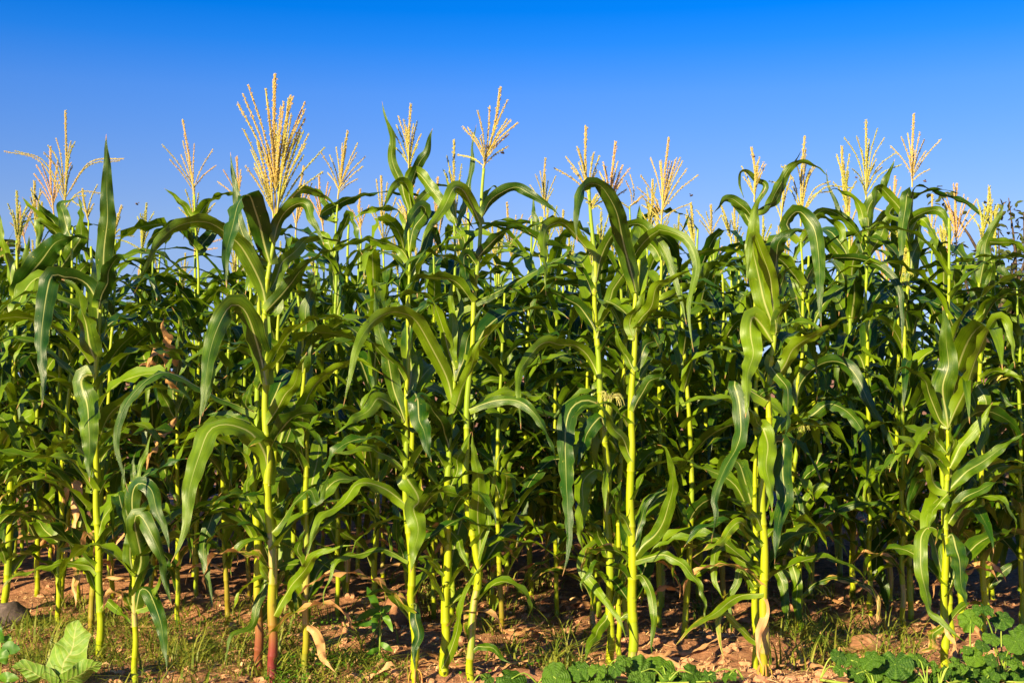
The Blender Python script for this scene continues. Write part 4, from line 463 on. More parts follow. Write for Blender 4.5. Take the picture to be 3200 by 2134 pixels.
 ('corn plant with silk on its ear,tassel of long sideways curving branches',(1.387,6.2),[(0.0,0.0,-0.02),(-0.0,0.0,0.135),(-0.002,0.0,0.352),(-0.038,0.0,0.57),(-0.006,0.0,0.912),(-0.008,0.0,1.03),(-0.004,0.0,1.172),(0.012,0.0,1.267),(0.025,0.0,1.433),(0.026,0.0,1.581),(0.019,0.0,1.739),(0.018,0.0,1.867)],0.0145,0,2,0,[([(0.015,-0.011,1.859),(-0.054,-0.013,1.929),(-0.005,-0.042,1.988),(0.042,-0.076,1.937),(0.064,-0.114,1.87),(0.049,-0.204,1.706),(0.038,-0.276,1.549),(0.039,-0.3,1.419)],0.076,0,0,0,1.0),([(0.024,0.011,1.898),(0.109,0.007,1.995),(0.191,0.016,1.98),(0.273,0.028,1.933),(0.34,0.042,1.847),(0.381,0.049,1.76),(0.421,0.05,1.736)],0.058,35,35,0,1.0),([(0.019,-0.011,1.843),(0.089,-0.011,1.945),(0.157,-0.024,1.943),(0.201,-0.036,1.894),(0.228,-0.049,1.798),(0.239,-0.05,1.759)],0.064,15,15,0,1.0),([(0.026,-0.011,1.605),(0.056,-0.007,1.691),(0.115,-0.026,1.753),(0.231,-0.068,1.769),(0.328,-0.113,1.745),(0.399,-0.159,1.671),(0.433,-0.199,1.576),(0.435,-0.238,1.437),(0.426,-0.25,1.322)],0.05,25,25,0,1.0),([(-0.013,-0.011,1.054),(0.005,-0.008,1.149),(0.064,-0.031,1.228),(0.135,-0.06,1.263),(0.206,-0.091,1.247),(0.264,-0.134,1.173),(0.302,-0.186,1.058),(0.343,-0.226,0.953),(0.403,-0.25,0.803)],0.068,10,10,0,1.0),([(-0.006,-0.011,0.912),(0.028,-0.009,0.975),(0.07,-0.03,1.023),(0.124,-0.068,1.071),(0.196,-0.123,1.041),(0.241,-0.183,0.974),(0.262,-0.242,0.885),(0.259,-0.277,0.812),(0.241,-0.3,0.701)],0.068,8,8,0,1.0),([(-0.025,-0.011,0.49),(0.008,0.0,0.508),(0.034,-0.012,0.577),(0.07,-0.044,0.649),(0.113,-0.073,0.694),(0.116,-0.094,0.757),(0.165,-0.1,0.765)],0.063,10,10,0,1.0),([(0.004,-0.011,0.315),(0.039,-0.011,0.422),(0.102,-0.039,0.506),(0.191,-0.079,0.569),(0.279,-0.119,0.591),(0.345,-0.146,0.603),(0.399,-0.17,0.569),(0.453,-0.189,0.523),(0.487,-0.197,0.488),(0.518,-0.2,0.443)],0.051,30,5,0,1.0),([(-0.032,-0.011,0.657),(-0.015,-0.007,0.62),(-0.004,-0.053,0.544),(-0.033,-0.141,0.444),(-0.077,-0.2,0.325)],0.04,10,10,0,1.0),([(-0.007,-0.011,0.222),(-0.122,-0.035,0.301),(-0.11,-0.095,0.212),(-0.104,-0.179,0.105),(-0.106,-0.239,0.012),(-0.105,-0.25,0.012)],0.056,10,10,0,1.0),([(-0.003,-0.011,0.259),(-0.035,-0.007,0.291),(-0.028,-0.086,0.18),(-0.054,-0.17,0.104),(-0.046,-0.243,0.039),(-0.096,-0.3,0.012)],0.05,10,10,0,1.8),([(0.006,-0.011,0.141),(0.063,-0.012,0.199),(0.119,-0.037,0.221),(0.199,-0.088,0.242),(0.259,-0.137,0.225),(0.296,-0.178,0.189),(0.317,-0.212,0.141),(0.303,-0.238,0.08),(0.275,-0.25,0.012)],0.04,25,25,0.5,2),([(0.004,-0.011,0.321),(0.029,-0.002,0.346),(0.093,-0.02,0.343),(0.159,-0.053,0.322),(0.213,-0.081,0.296),(0.288,-0.1,0.25)],0.032,25,25,0,1.0),([(0.03,0.011,1.573),(-0.003,0.049,1.688),(-0.035,0.084,1.739),(-0.072,0.1,1.692)],0.06,15,15,0,1.0),([(0.026,0.011,1.573),(0.086,0.05,1.704),(0.143,0.089,1.771),(0.195,0.1,1.805)],0.064,25,25,0,1.0)],[((0.016,0.0,1.922),(0.038,0.0,2.36),[(-0.082,0.0,2.213),(-0.13,0.0,2.145),(0.077,0.0,2.209),(0.053,0.0,2.241),(0.164,0.0,2.145),(0.275,0.0,2.113),(0.069,0.0,2.185),(-0.019,0.0,2.113),(0.172,0.0,2.097)],0.25,1,4,1.0)],[((-0.017,-0.03,0.89),(0.012,-0.06,0.954),0.014,1)]),
 ('corn plant behind the rolled blade with stubby tassel and long black-green arching leaf',(1.164,6.1),[(0.0,0.0,-0.02),(-0.0,0.0,0.703),(-0.001,0.0,1.464),(-0.004,0.0,2.015)],0.0145,0,4,0,[([(-0.004,-0.011,1.955),(0.065,0.0,1.989),(0.12,0.0,2.13),(0.175,0.0,2.2),(0.23,0.0,2.216),(0.292,0.0,2.193),(0.354,0.0,2.146)],0.052,25,25,0,1.0),([(-0.004,0.011,1.986),(0.096,0.0,2.036),(0.156,0.021,2.149),(0.2,0.043,2.231),(0.234,0.05,2.288)],0.039,20,20,0,1.0),([(-0.004,-0.011,2.015),(0.05,0.0,2.098),(-0.006,-0.008,2.144),(-0.056,-0.022,2.173),(-0.081,-0.032,2.14),(-0.061,-0.05,2.029)],0.031,25,25,0,1.0),([(-0.01,-0.011,1.942),(-0.086,-0.017,2.026),(-0.136,-0.031,2.035),(-0.176,-0.043,2.014),(-0.209,-0.05,1.963)],0.051,30,30,0,1.0),([(-0.01,0.011,1.911),(-0.065,0.017,1.991),(-0.093,0.032,2.032),(-0.044,0.05,1.948)],0.05,15,15,0,1.0)],[((-0.005,0.0,2.028),(-0.018,0.0,2.287),[(0.023,0.0,2.228),(-0.059,0.0,2.2),(0.042,0.0,2.2),(-0.052,0.0,2.146),(0.011,0.0,2.193)],0.4,0,4,1.0)],[]),
 ('corn plant at right with clean bright stalk and V of two broad blades,no tassel',(1.816,5.4),[(0.0,0.0,-0.02),(0.001,0.0,0.326),(0.005,0.0,0.543),(0.014,0.0,0.709),(0.016,0.0,0.881),(0.02,0.0,0.977)],0.0195,0,1,0,[([(0.016,-0.015,0.973),(0.049,-0.007,1.052),(0.089,-0.034,1.156),(0.125,-0.087,1.292),(0.144,-0.13,1.392),(0.171,-0.15,1.435),(0.205,-0.164,1.424),(0.224,-0.184,1.356),(0.225,-0.196,1.29),(0.227,-0.2,1.23)],0.073,10,10,0,1.0),([(0.017,-0.015,0.983),(0.001,-0.009,1.121),(0.01,-0.028,1.258),(0.005,-0.043,1.374),(-0.016,-0.05,1.49)],0.097,5,5,0,1.0),([(0.02,0.015,0.977),(0.001,0.032,1.086),(0.003,0.079,1.183),(0.018,0.1,1.274)],0.061,20,20,0,1.0),([(0.012,-0.015,0.874),(-0.022,-0.01,0.915),(-0.058,-0.039,0.985),(-0.068,-0.05,1.04)],0.047,10,10,0,1.0),([(0.022,-0.015,0.874),(0.038,-0.016,0.916),(0.019,-0.044,0.965),(0.013,-0.05,0.992)],0.036,10,10,0,1.0),([(0.016,-0.015,0.977),(-0.02,-0.007,1.018),(-0.067,-0.05,1.115),(-0.116,-0.096,1.183),(-0.191,-0.144,1.23),(-0.241,-0.174,1.19),(-0.282,-0.2,1.091)],0.05,20,20,0,1.0),([(0.011,-0.015,0.716),(-0.033,-0.008,0.737),(-0.09,-0.071,0.837),(-0.159,-0.142,0.916),(-0.232,-0.184,0.944),(-0.29,-0.2,0.978)],0.062,10,10,0,1.0),([(0.005,-0.015,0.521),(0.036,-0.005,0.533),(0.037,-0.047,0.463),(0.026,-0.109,0.397),(0.019,-0.172,0.328),(0.029,-0.2,0.255)],0.085,0,0,0,1.0),([(0.003,-0.015,0.532),(-0.063,-0.01,0.566),(-0.108,-0.03,0.525),(-0.117,-0.075,0.445),(-0.136,-0.146,0.35),(-0.134,-0.22,0.258),(-0.096,-0.262,0.214),(-0.055,-0.29,0.169),(-0.002,-0.3,0.135)],0.057,5,5,0,1.0),([(0.013,-0.015,0.581),(0.06,-0.019,0.653),(0.109,-0.065,0.722),(0.171,-0.114,0.758),(0.279,-0.15,0.751)],0.056,30,30,0,1.0),([(0.012,-0.015,0.706),(-0.044,-0.036,0.655),(-0.081,-0.083,0.606),(-0.098,-0.1,0.566)],0.052,10,10,0,1.0),([(-0.003,-0.015,0.164),(-0.053,-0.033,0.128),(-0.09,-0.098,0.088),(-0.171,-0.15,0.062)],0.049,10,10,0.55,1.0),([(0.005,-0.015,0.191),(0.001,-0.049,0.12),(0.014,-0.089,0.086),(0.02,-0.1,0.056)],0.026,10,10,0.9,1.0),([(0.021,-0.015,0.812),(0.085,-0.018,0.929),(0.153,-0.043,1.019),(0.191,-0.05,1.088)],0.057,20,20,0,1.0),([(0.02,0.015,0.709),(0.101,0.01,0.797),(0.197,0.028,0.844),(0.288,0.045,0.912),(0.361,0.05,0.954)],0.063,25,25,0,1.0)],[],[]),
 ('corn plant second row right,stalk half hidden behind a dark hanging blade',(1.97,6.7),[(0.0,0.0,-0.02),(-0.0,0.0,0.032),(-0.002,0.0,0.25),(0.014,0.0,0.6),(0.015,0.0,0.633),(0.038,0.0,0.889),(0.041,0.0,1.042),(0.032,0.0,1.23)],0.0175,0,6,0,[([(-0.002,-0.014,0.277),(-0.065,-0.011,0.305),(-0.082,-0.022,0.28),(-0.084,-0.072,0.194),(-0.07,-0.139,0.106),(-0.069,-0.188,0.016),(-0.096,-0.2,0.012)],0.076,0,0,0,1.0),([(0.001,-0.014,0.223),(0.02,-0.018,0.266),(-0.093,-0.109,0.315),(-0.177,-0.15,0.317)],0.037,30,30,0,1.0),([(0.004,-0.014,0.25),(0.024,-0.004,0.264),(0.074,-0.06,0.232),(0.097,-0.133,0.177),(0.118,-0.15,0.14)],0.041,20,20,0,1.0),([(0.035,-0.014,1.017),(-0.02,0.0,1.076),(0.015,0.0,1.179),(0.067,0.0,1.23)],0.066,20,20,0,1.0),([(0.008,-0.014,0.331),(0.04,0.0,0.385),(0.074,0.0,0.418),(0.107,0.0,0.432)],0.039,25,25,0,1.0),([(0.014,-0.014,0.546),(-0.006,0.0,0.586),(-0.026,0.0,0.654)],0.052,20,20,0,1.0)],[],[]),
 ('corn plant at upper right with neat upright tassel above a long arching leaf',(1.914,6.3),[(0.0,0.0,-0.02),(0.002,0.0,0.686),(0.017,0.0,1.315),(0.046,0.0,1.852),(0.061,0.0,2.105)],0.0145,0,3,0,[([(0.051,-0.011,1.934),(-0.031,-0.021,2.052),(-0.103,-0.049,2.121),(-0.151,-0.074,2.045),(-0.183,-0.1,1.882)],0.051,25,25,0,1.0),([(0.05,-0.011,2.015),(0.085,-0.012,2.126),(0.195,-0.042,2.09),(0.303,-0.076,2.037),(0.375,-0.095,1.971),(0.428,-0.1,1.922)],0.043,35,35,0,1.0),([(0.047,-0.011,1.966),(-0.049,0.0,1.999),(0.007,0.0,2.055),(0.088,0.0,2.096),(0.209,0.0,2.112),(0.306,0.0,2.096)],0.049,40,40,0,1.0),([(0.04,-0.011,1.853),(0.039,-0.027,1.955),(0.102,-0.08,1.992),(0.158,-0.127,1.986),(0.182,-0.169,1.922),(0.179,-0.2,1.809)],0.055,20,20,0,1.0),([(0.046,-0.011,1.885),(0.077,-0.034,1.962),(0.112,-0.072,1.945),(0.122,-0.137,1.871),(0.112,-0.2,1.739)],0.053,10,10,0,1.0),([(0.045,-0.011,1.934),(0.045,-0.008,1.998),(0.029,-0.034,2.075),(0.015,-0.04,2.082),(-0.035,-0.159,1.837),(-0.064,-0.2,1.676)],0.058,20,20,0,1.0),([(0.029,-0.011,1.651),(0.086,0.0,1.853),(0.103,0.0,1.95),(0.079,0.0,1.982)],0.074,15,15,0,1.0)],[((0.063,0.0,2.128),(0.074,0.0,2.489),[(-0.039,0.0,2.33),(0.002,0.0,2.367),(0.055,0.0,2.399),(0.127,0.0,2.363),(0.183,0.0,2.351),(0.142,0.0,2.213),(0.041,0.0,2.274),(0.106,0.0,2.29)],0.5,0,2,1.0),((0.038,0.0,1.853),(0.021,0.0,1.772),[(0.004,0.0,1.571),(0.023,0.0,1.547),(0.044,0.0,1.627),(-0.01,0.0,1.853),(-0.026,0.0,1.91),(0.061,0.0,1.692)],0.05,1.5,3,1.0)],[]),
 ('corn plant at upper right with feathery green tassel beside an upright blade',(1.808,6.5),[(0.0,0.0,-0.02),(-0.001,0.0,0.67),(-0.006,0.0,1.481),(-0.006,0.0,1.938),(-0.004,0.0,2.069)],0.0145,0,5,0,[([(-0.0,-0.011,1.907),(0.005,-0.009,2.023),(0.035,-0.024,2.104),(0.074,-0.035,2.152),(0.104,-0.047,2.233),(0.13,-0.05,2.295)],0.065,5,5,0,1.0),([(-0.005,-0.011,1.932),(-0.042,0.0,2.057),(-0.099,0.0,2.124),(-0.157,0.0,2.149),(-0.191,0.0,2.141)],0.05,30,30,0,1.0),([(-0.0,0.011,1.791),(-0.067,0.032,1.969),(-0.126,0.061,2.048),(-0.168,0.091,2.171),(-0.182,0.1,2.265)],0.033,25,25,0,1.0),([(-0.0,0.011,1.874),(0.064,0.021,1.993),(0.145,0.04,2.021),(0.206,0.05,1.963)],0.071,25,25,0,1.0),([(-0.002,-0.011,1.791),(0.048,0.0,1.874),(0.124,0.0,2.007),(0.174,0.0,1.991)],0.073,20,20,0,1.0)],[((-0.004,0.0,2.082),(-0.001,0.0,2.5),[(-0.118,0.0,2.404),(-0.064,0.0,2.404),(0.028,0.0,2.408),(0.135,0.0,2.325),(0.164,0.0,2.266),(-0.09,0.0,2.241),(-0.049,0.0,2.191),(-0.023,0.0,2.35),(0.043,0.0,2.274),(0.076,0.0,2.258)],0.1,0.6,4,1.0)],[]),
 ('small corn plant near the right edge with fan of dark blades on short stalk',(2.473,6.7),[(0.0,0.0,-0.02),(0.0,0.0,0.116),(0.0,0.0,0.156)],0.0165,0,1,0,[([(-0.006,-0.013,0.129),(-0.036,-0.011,0.285),(-0.077,-0.035,0.456),(-0.1,-0.05,0.638)],0.061,10,10,0,1.0),([(0.006,-0.013,0.123),(0.032,-0.027,0.287),(0.047,-0.079,0.441),(0.07,-0.109,0.524),(0.113,-0.133,0.467),(0.121,-0.15,0.344)],0.074,5,5,0,1.0),([(0.006,-0.013,0.096),(0.064,-0.027,0.174),(0.159,-0.093,0.263),(0.204,-0.1,0.264)],0.051,25,25,0,1.0),([(0.0,0.013,0.116),(-0.008,0.028,0.28),(0.005,0.078,0.443),(0.008,0.1,0.591)],0.05,10,10,0,1.0),([(-0.004,-0.013,0.096),(-0.049,-0.044,0.19),(-0.091,-0.088,0.256),(-0.108,-0.1,0.298)],0.041,20,20,0,1.0),([(0.006,0.013,0.143),(0.063,0.036,0.326),(0.096,0.082,0.477),(0.097,0.1,0.605)],0.058,15,15,0,1.0)],[],[]),
 ('tall corn plant near the right edge with half-open green tassel beside a broad upright leaf',(2.201,6.0),[(0.0,0.0,-0.02),(-0.002,0.0,0.711),(-0.012,0.0,1.46),(-0.004,0.0,1.73),(0.009,0.0,1.821)],0.0155,0,2,0,[([(-0.006,-0.012,1.63),(0.013,-0.016,1.782),(0.045,-0.036,1.879),(0.072,-0.047,1.955),(0.098,-0.05,2.008)],0.056,5,5,0,1.0),([(-0.008,-0.012,1.745),(0.015,-0.011,1.821),(0.076,-0.032,1.826),(0.14,-0.061,1.808),(0.172,-0.08,1.768),(0.199,-0.1,1.661)],0.049,35,35,0,1.0),([(-0.01,-0.012,1.722),(-0.149,-0.016,1.713),(-0.08,-0.039,1.742),(-0.013,-0.063,1.751),(0.083,-0.091,1.744),(0.164,-0.1,1.713)],0.047,40,40,0,1.0),([(-0.006,-0.012,1.569),(0.033,-0.018,1.629),(0.045,-0.05,1.733)],0.064,8,8,0,1.0),([(-0.015,-0.012,1.438),(-0.154,-0.027,1.544),(-0.087,-0.054,1.588),(-0.005,-0.08,1.59),(0.049,-0.094,1.555),(0.115,-0.1,1.57)],0.05,40,40,0,1.0),([(-0.008,-0.012,1.453),(0.027,-0.012,1.529),(0.109,-0.04,1.574),(0.182,-0.05,1.581)],0.073,12,12,0,1.0),([(-0.003,-0.012,1.553),(0.062,-0.026,1.727),(0.102,-0.039,1.681),(0.165,-0.05,1.588)],0.051,20,20,0,1.0),([(-0.017,-0.012,1.515),(-0.036,0.0,1.684),(-0.058,0.0,1.745)],0.048,10,10,0,1.0),([(-0.006,-0.012,1.457),(0.041,-0.016,1.548),(0.109,-0.039,1.584),(0.182,-0.05,1.568)],0.068,20,20,0,1.0),([(-0.01,-0.012,1.15),(-0.034,-0.003,1.173),(0.002,-0.048,1.075),(-0.034,-0.121,0.964),(-0.078,-0.178,0.87),(-0.065,-0.2,0.783)],0.06,5,5,0,1.0),([(-0.01,-0.012,1.181),(0.055,-0.032,1.219),(0.111,-0.081,1.204),(0.158,-0.1,1.174)],0.049,35,35,0,1.0),([(-0.012,-0.012,0.998),(0.021,-0.016,1.044),(0.079,-0.065,1.068),(0.157,-0.1,1.069)],0.053,35,35,0,1.0),([(-0.003,-0.012,1.12),(0.049,-0.025,1.151),(0.074,-0.077,1.091),(0.117,-0.1,1.054)],0.049,15,15,0,1.0)],[((0.004,0.0,1.822),(0.045,0.0,2.088),[(-0.002,0.0,2.022),(-0.018,0.0,1.96),(0.063,0.0,2.022),(0.082,0.0,1.984),(0.028,0.0,1.984),(-0.019,0.0,1.899)],0.1,0,4,1.0)],[]),
 ('corn plant leaning in at the far right edge with wide low leaves',(2.498,6.3),[(0.0,0.0,-0.02),(-0.0,0.0,0.686),(-0.001,0.0,1.315),(-0.006,0.0,1.63)],0.0145,0,5,0,[([(-0.008,-0.011,1.325),(-0.069,-0.024,1.308),(-0.202,-0.1,1.275)],0.027,20,20,0,1.0),([(-0.007,-0.011,0.907),(-0.111,-0.016,0.86),(-0.23,-0.076,0.753),(-0.314,-0.132,0.639),(-0.36,-0.15,0.546)],0.071,20,20,0,1.0),([(-0.006,-0.011,0.747),(-0.071,-0.013,0.756),(-0.202,-0.086,0.714),(-0.321,-0.15,0.618)],0.065,25,25,0,1.0),([(0.006,-0.011,0.528),(-0.033,-0.056,0.597),(-0.043,-0.1,0.657)],0.061,10,10,0,1.0)],[],[]),
]
BACK_TASSELS = [
 ((-2.944,8.2),(0,0,2.235),(-0.025,0,2.667),[(-0.119,0,2.551),(-0.118,0,2.488),(0.112,0,2.562),(-0.075,0,2.382),(0.018,0,2.572)],0.95),
 ((-3.354,8.8),(0,0,2.108),(-0.042,0,2.367),[(-0.086,0,2.311),(-0.086,0,2.243),(0.082,0,2.39),(0.12,0,2.458)],0.9),
 ((-2.656,8.0),(0,0,2.169),(-0.038,0,2.364),[(-0.103,0,2.292),(0.035,0,2.271),(0.06,0,2.39),(0.004,0,2.251)],0.3),
 ((-2.377,7.6),(0,0,2.003),(0.052,0,2.208),[(0.058,0,2.062),(0.107,0,2.033),(0.156,0,1.955),(0.028,0,2.15)],0.2),
 ((-1.844,8.6),(0,0,2.308),(-0.013,0,2.672),[(-0.09,0,2.573),(-0.144,0,2.506),(0.032,0,2.529)],0.8),
 ((-1.356,8.0),(0,0,2.076),(0.049,0,2.508),[(-0.031,0,2.23),(0.091,0,2.333),(0.019,0,2.374)],0.6),
 ((-1.31,8.9),(0,0,2.175),(-0.036,0,2.586),[(-0.053,0,2.506),(0.016,0,2.541),(0.05,0,2.506),(-0.121,0,2.461)],1.0),
 ((-2.363,9.5),(0,0,2.082),(0.005,0,2.289),[(0.206,0,2.216),(0.17,0,2.143)],0.9),
 ((-0.784,7.8),(0,0,1.955),(-0.016,0,2.415),[(-0.046,0,2.395),(0.079,0,2.275),(-0.081,0,2.205),(0.109,0,2.235)],0.4),
 ((-1.018,8.6),(0,0,2.142),(-0.006,0,2.451),[(-0.056,0,2.308),(0.054,0,2.341),(-0.089,0,2.341)],0.7),
 ((-0.477,8.1),(0,0,1.932),(0.006,0,2.456),[(-0.026,0,2.212),(0.036,0,2.264),(-0.057,0,2.139),(0.057,0,2.067)],0.75),
 ((-0.312,9.0),(0,0,2.128),(-0.006,0,2.382),[(-0.04,0,2.301),(0.04,0,2.324)],0.5),
 ((0.005,8.6),(0,0,1.922),(-0.039,0,2.363),[(0.066,0,2.286),(-0.077,0,2.219),(0.022,0,2.274),(0.121,0,2.263)],0.5),
 ((0.319,8.2),(0,0,2.025),(0.011,0,2.256),[(-0.063,0,2.277),(0.063,0,2.203),(-0.031,0,2.14)],0.25),
 ((0.778,8.4),(0,0,2.314),(0.065,0,2.368),[(0.001,0,2.519),(-0.032,0,2.465),(0.097,0,2.39)],0.7),
 ((0.087,9.2),(0,0,1.643),(-0.006,0,1.795),[(-0.035,0,1.772),(0.047,0,1.748)],0.95),
 ((1.247,8.0),(0,0,2.04),(0.001,0,2.265),[(-0.076,0,2.163),(0.057,0,2.193),(-0.035,0,2.214),(-0.086,0,2.235)],0.35),
 ((1.443,8.4),(0,0,2.071),(-0.063,0,2.308),[(0.001,0,2.222),(0.043,0,2.178),(-0.042,0,2.2)],0.2),
 ((1.64,7.8),(0,0,2.109),(0.032,0,2.479),[(-0.029,0,2.269),(0.021,0,2.349)],0.3),
 ((2.196,8.3),(0,0,2.082),(0.002,0,2.401),[(-0.046,0,2.295),(0.049,0,2.273),(0.081,0,2.337),(-0.036,0,2.209)],0.5),
 ((2.592,8.7),(0,0,2.258),(0.021,0,2.554),[(-0.06,0,2.448),(0.074,0,2.437),(-0.015,0,2.481),(-0.105,0,2.347),(0.062,0,2.347)],1.0),
 ((2.83,8.6),(0,0,2.092),(0.003,0,2.417),[(-0.043,0,2.18),(0.045,0,2.169)],0.55),
 ((2.786,8.0),(0,0,1.999),(0.004,0,2.399),[(-0.089,0,2.327),(0.115,0,2.296),(0.095,0,2.317),(-0.059,0,2.296),(0.125,0,2.214),(0.044,0,2.327),(-0.09,0,2.235)],1.0),
 ((2.306,7.6),(0,0,1.89),(-0.033,0,2.066),[(0.011,0,2.037),(-0.019,0,1.988)],0.15),
 ((2.581,6.9),(0,0,1.143),(0.124,0,1.266),[(-0.016,0,1.319),(0.046,0,1.314),(0.15,0,1.187)],0.1),
]
BEES = [(-1.764, 6, 2.005, 'tiny bee in the blue sky right of the spear-like blade'), (-0.039, 5.2, 2.107, 'tiny bee just right of the tall open centre tassel'), (0.844, 6, 2.045, 'tiny bee right of the fan-shaped golden tassel'), (1.138, 6, 2.228, 'tiny bee beside the stubby tassel above the rolled blade'), (1.674, 6.2, 2.161, 'tiny dark bee on the lower left branch of the feathery green tassel'), (2.007, 6.2, 2.143, 'tiny bee right under the neat upright tassel at upper right')]

# ------------------------------------------------------------------ the corn plants that stand out one by one
occupied = []
rg = random.Random(11)
def put_tassel(root, spec, seed):
    a, b, tips, ripe, droop, extra, th = spec
    ms = tassel_parts(a, b, tips, droop, extra, th, seed)
    t = add('tassel', ms[0], root, ripe=min(1.0, ripe + .15))
    for i, me in enumerate(ms[1:]):
        add('tassel_branch', me, t, ripe=max(0.0, min(1.0, ripe + rg.uniform(-.15, .15))))

def put_ear(root, base, tip, r, seed):
    q = random.Random(seed); b = np.array(base); t = np.array(tip); ax = t - b
    C = [b + ax * s for s in np.linspace(0, 1, 10)]
    V, Fs = tube(C, [r * (.35 + .65 * math.sin(min(1, s * 1.5) * math.pi / 2)) * (1 - .55 * s ** 3) for s in np.linspace(0, 1, 10)], 10)
    ear = add('ear', mesh_from('ear', V, Fs, None, None, M_HUSK), root)
    VV, FF = [], []
    for i in range(46):
        an = q.uniform(0, 6.28); d = np.array([math.cos(an), math.sin(an) * .8 - .3, q.uniform(.2, 1.3)]); d /= np.linalg.norm(d); L = q.uniform(.03, .07)
        P = [t - ax * .05, t + d * L * .5, t + d * L * .85 + np.array([0, 0, -.012]), t + d * L + np.array([0, 0, -q.uniform(.02, .05)])]
        C2, _ = crom(P, 7); v, f = tube(C2, [.0009] * 7, 3, False)
        FF += [tuple(k + len(VV) for k in g) for g in f]; VV += list(v)
    add('silk', mesh_from('silk', VV, FF, None, None, M_SILK), ear)

G_FRONT = 'corn plants along the front of the field'
for pi, (label, (bx, by), stalk, r, red, fill, root, leaves, tassels, ears) in enumerate(PLANTS):
    g0 = ground_h(bx, by)
    rt = empty('corn_plant', (bx, by, 0), label=label, category='corn plant', group=G_FRONT)
    occupied.append((bx, by))
    st = [list(q) for q in stalk]; st[0][2] = min(-.03, g0 - .03)
    add('stalk', stalk_mesh(st, r * .87, 100 + pi), rt, redness=float(red))
    for li, (P, w, f1, f2, dry, wav) in enumerate(leaves):
        add('leaf', leaf_mesh(P, w, f1, f2, wav, pi * 100 + li, inward=(0, 1 if P[0][1] < 0 else -1, 0)), rt, dryness=float(dry))
    top = st[-1][2]
    for i in range(2 if top > .5 else 0):  # old low leaves, partly withered
        z = rg.uniform(.12, .45); az = rg.uniform(-.5, math.pi + .5)
        o = add('leaf', rand_leaf(az, z, rg, rg.uniform(.45, .7)), rt, dryness=rg.choice([.15, .3, .45, .6])); o.location.x = float(np.interp(z, [q[2] for q in st], [q[0] for q in st]))
    for i in range(fill + 8):
        z = rg.uniform(.25, max(.35, top * .88)); k = np.interp(z, [q[2] for q in st], [q[0] for q in st])
        az = rg.uniform(-.75, math.pi + .75)
        me = rand_leaf(az, z, rg, rg.uniform(.75, 1.0) if math.sin(az) > 0 else rg.uniform(.5, .72)); o = add('leaf', me, rt, dryness=rg.choice([0, 0, .08, .15, .3])); o.location.x = k
    for ti, ts in enumerate(tassels): put_tassel(rt, ts, pi * 37 + ti * 11)
    for ei, (b, t, er, sk) in enumerate(ears): put_ear(rt, b, t, er, pi)
    if root:
        for i in range(7):
            an = rg.uniform(0, 6.28); rr = rg.uniform(.024, .036)
            P = [(math.cos(an) * r * .6, math.sin(an) * r * .6, .05), (math.cos(an) * rr * .8, math.sin(an) * rr * .8, .03), (math.cos(an) * rr, math.sin(an) * rr, g0 - .02)]
            C, _ = crom(P, 7); V, Fs = tube(C, np.linspace(.003, .002, 7), 6)
            add('brace_root', mesh_from('brace_root', V, Fs, None, None, M_ROOT), rt)

# ------------------------------------------------------------------ rows behind
G_BACK = 'corn plants crowded in the rows behind'
L_BACK = 'corn plant in the crowded shaded rows behind the front plants'
ZONES = ['at the left edge', 'behind the spear-bladed plant', 'behind the yellowing plant', 'behind the red-footed stalks', 'behind the shaded folded-leaf plant', 'behind the centre stalk', 'in the dark gap right of centre', 'behind the silk-bearing plant', 'behind the rolled-blade plant', 'right of the rolled-blade plant', 'behind the V-bladed plant', 'at the right edge']
def back_label(x, y, tas):
    k = min(11, max(0, int((x / y + .4) / .8 * 12)))
    depth = 'second-row' if y < 6.5 else 'middle-row' if y < 9.0 else 'rearmost-row'
    return 'leafy %s corn plant %s %s' % (depth, 'with tassel' if tas else 'without tassel', ZONES[k])
for i, ((bx, by), a, b, tips, ripe) in enumerate(BACK_TASSELS):
    rt = empty('corn_plant', (bx, by, 0), label='back corn plant with prominent %s tassel %s' % ('pinkish dry' if ripe > .85 else 'golden' if ripe > .45 else 'greenish', ZONES[min(11, max(0, int((bx / by + .4) / .8 * 12)))]), category='corn plant', group=G_BACK)
    occupied.append((bx, by))
    add('stalk', stalk_mesh([(0, 0, -.05), (rg.uniform(-.03, .03), 0, a[2] * .5), (0, 0, a[2])], .0135, 900 + i, 8, 16), rt, redness=0.0)
    put_tassel(rt, (a, b, tips, ripe, 0, 3, 1.15), 700 + i * 13)
    az = rg.uniform(0, 6.28)
    for j in range(8):
        az += math.pi + rg.uniform(-.5, .5)
        add('leaf', rand_leaf(az, max(.3, a[2] - .25 - j * .17), rg, .9, 16, 5), rt, dryness=rg.choice([0, 0, 0, .15]))

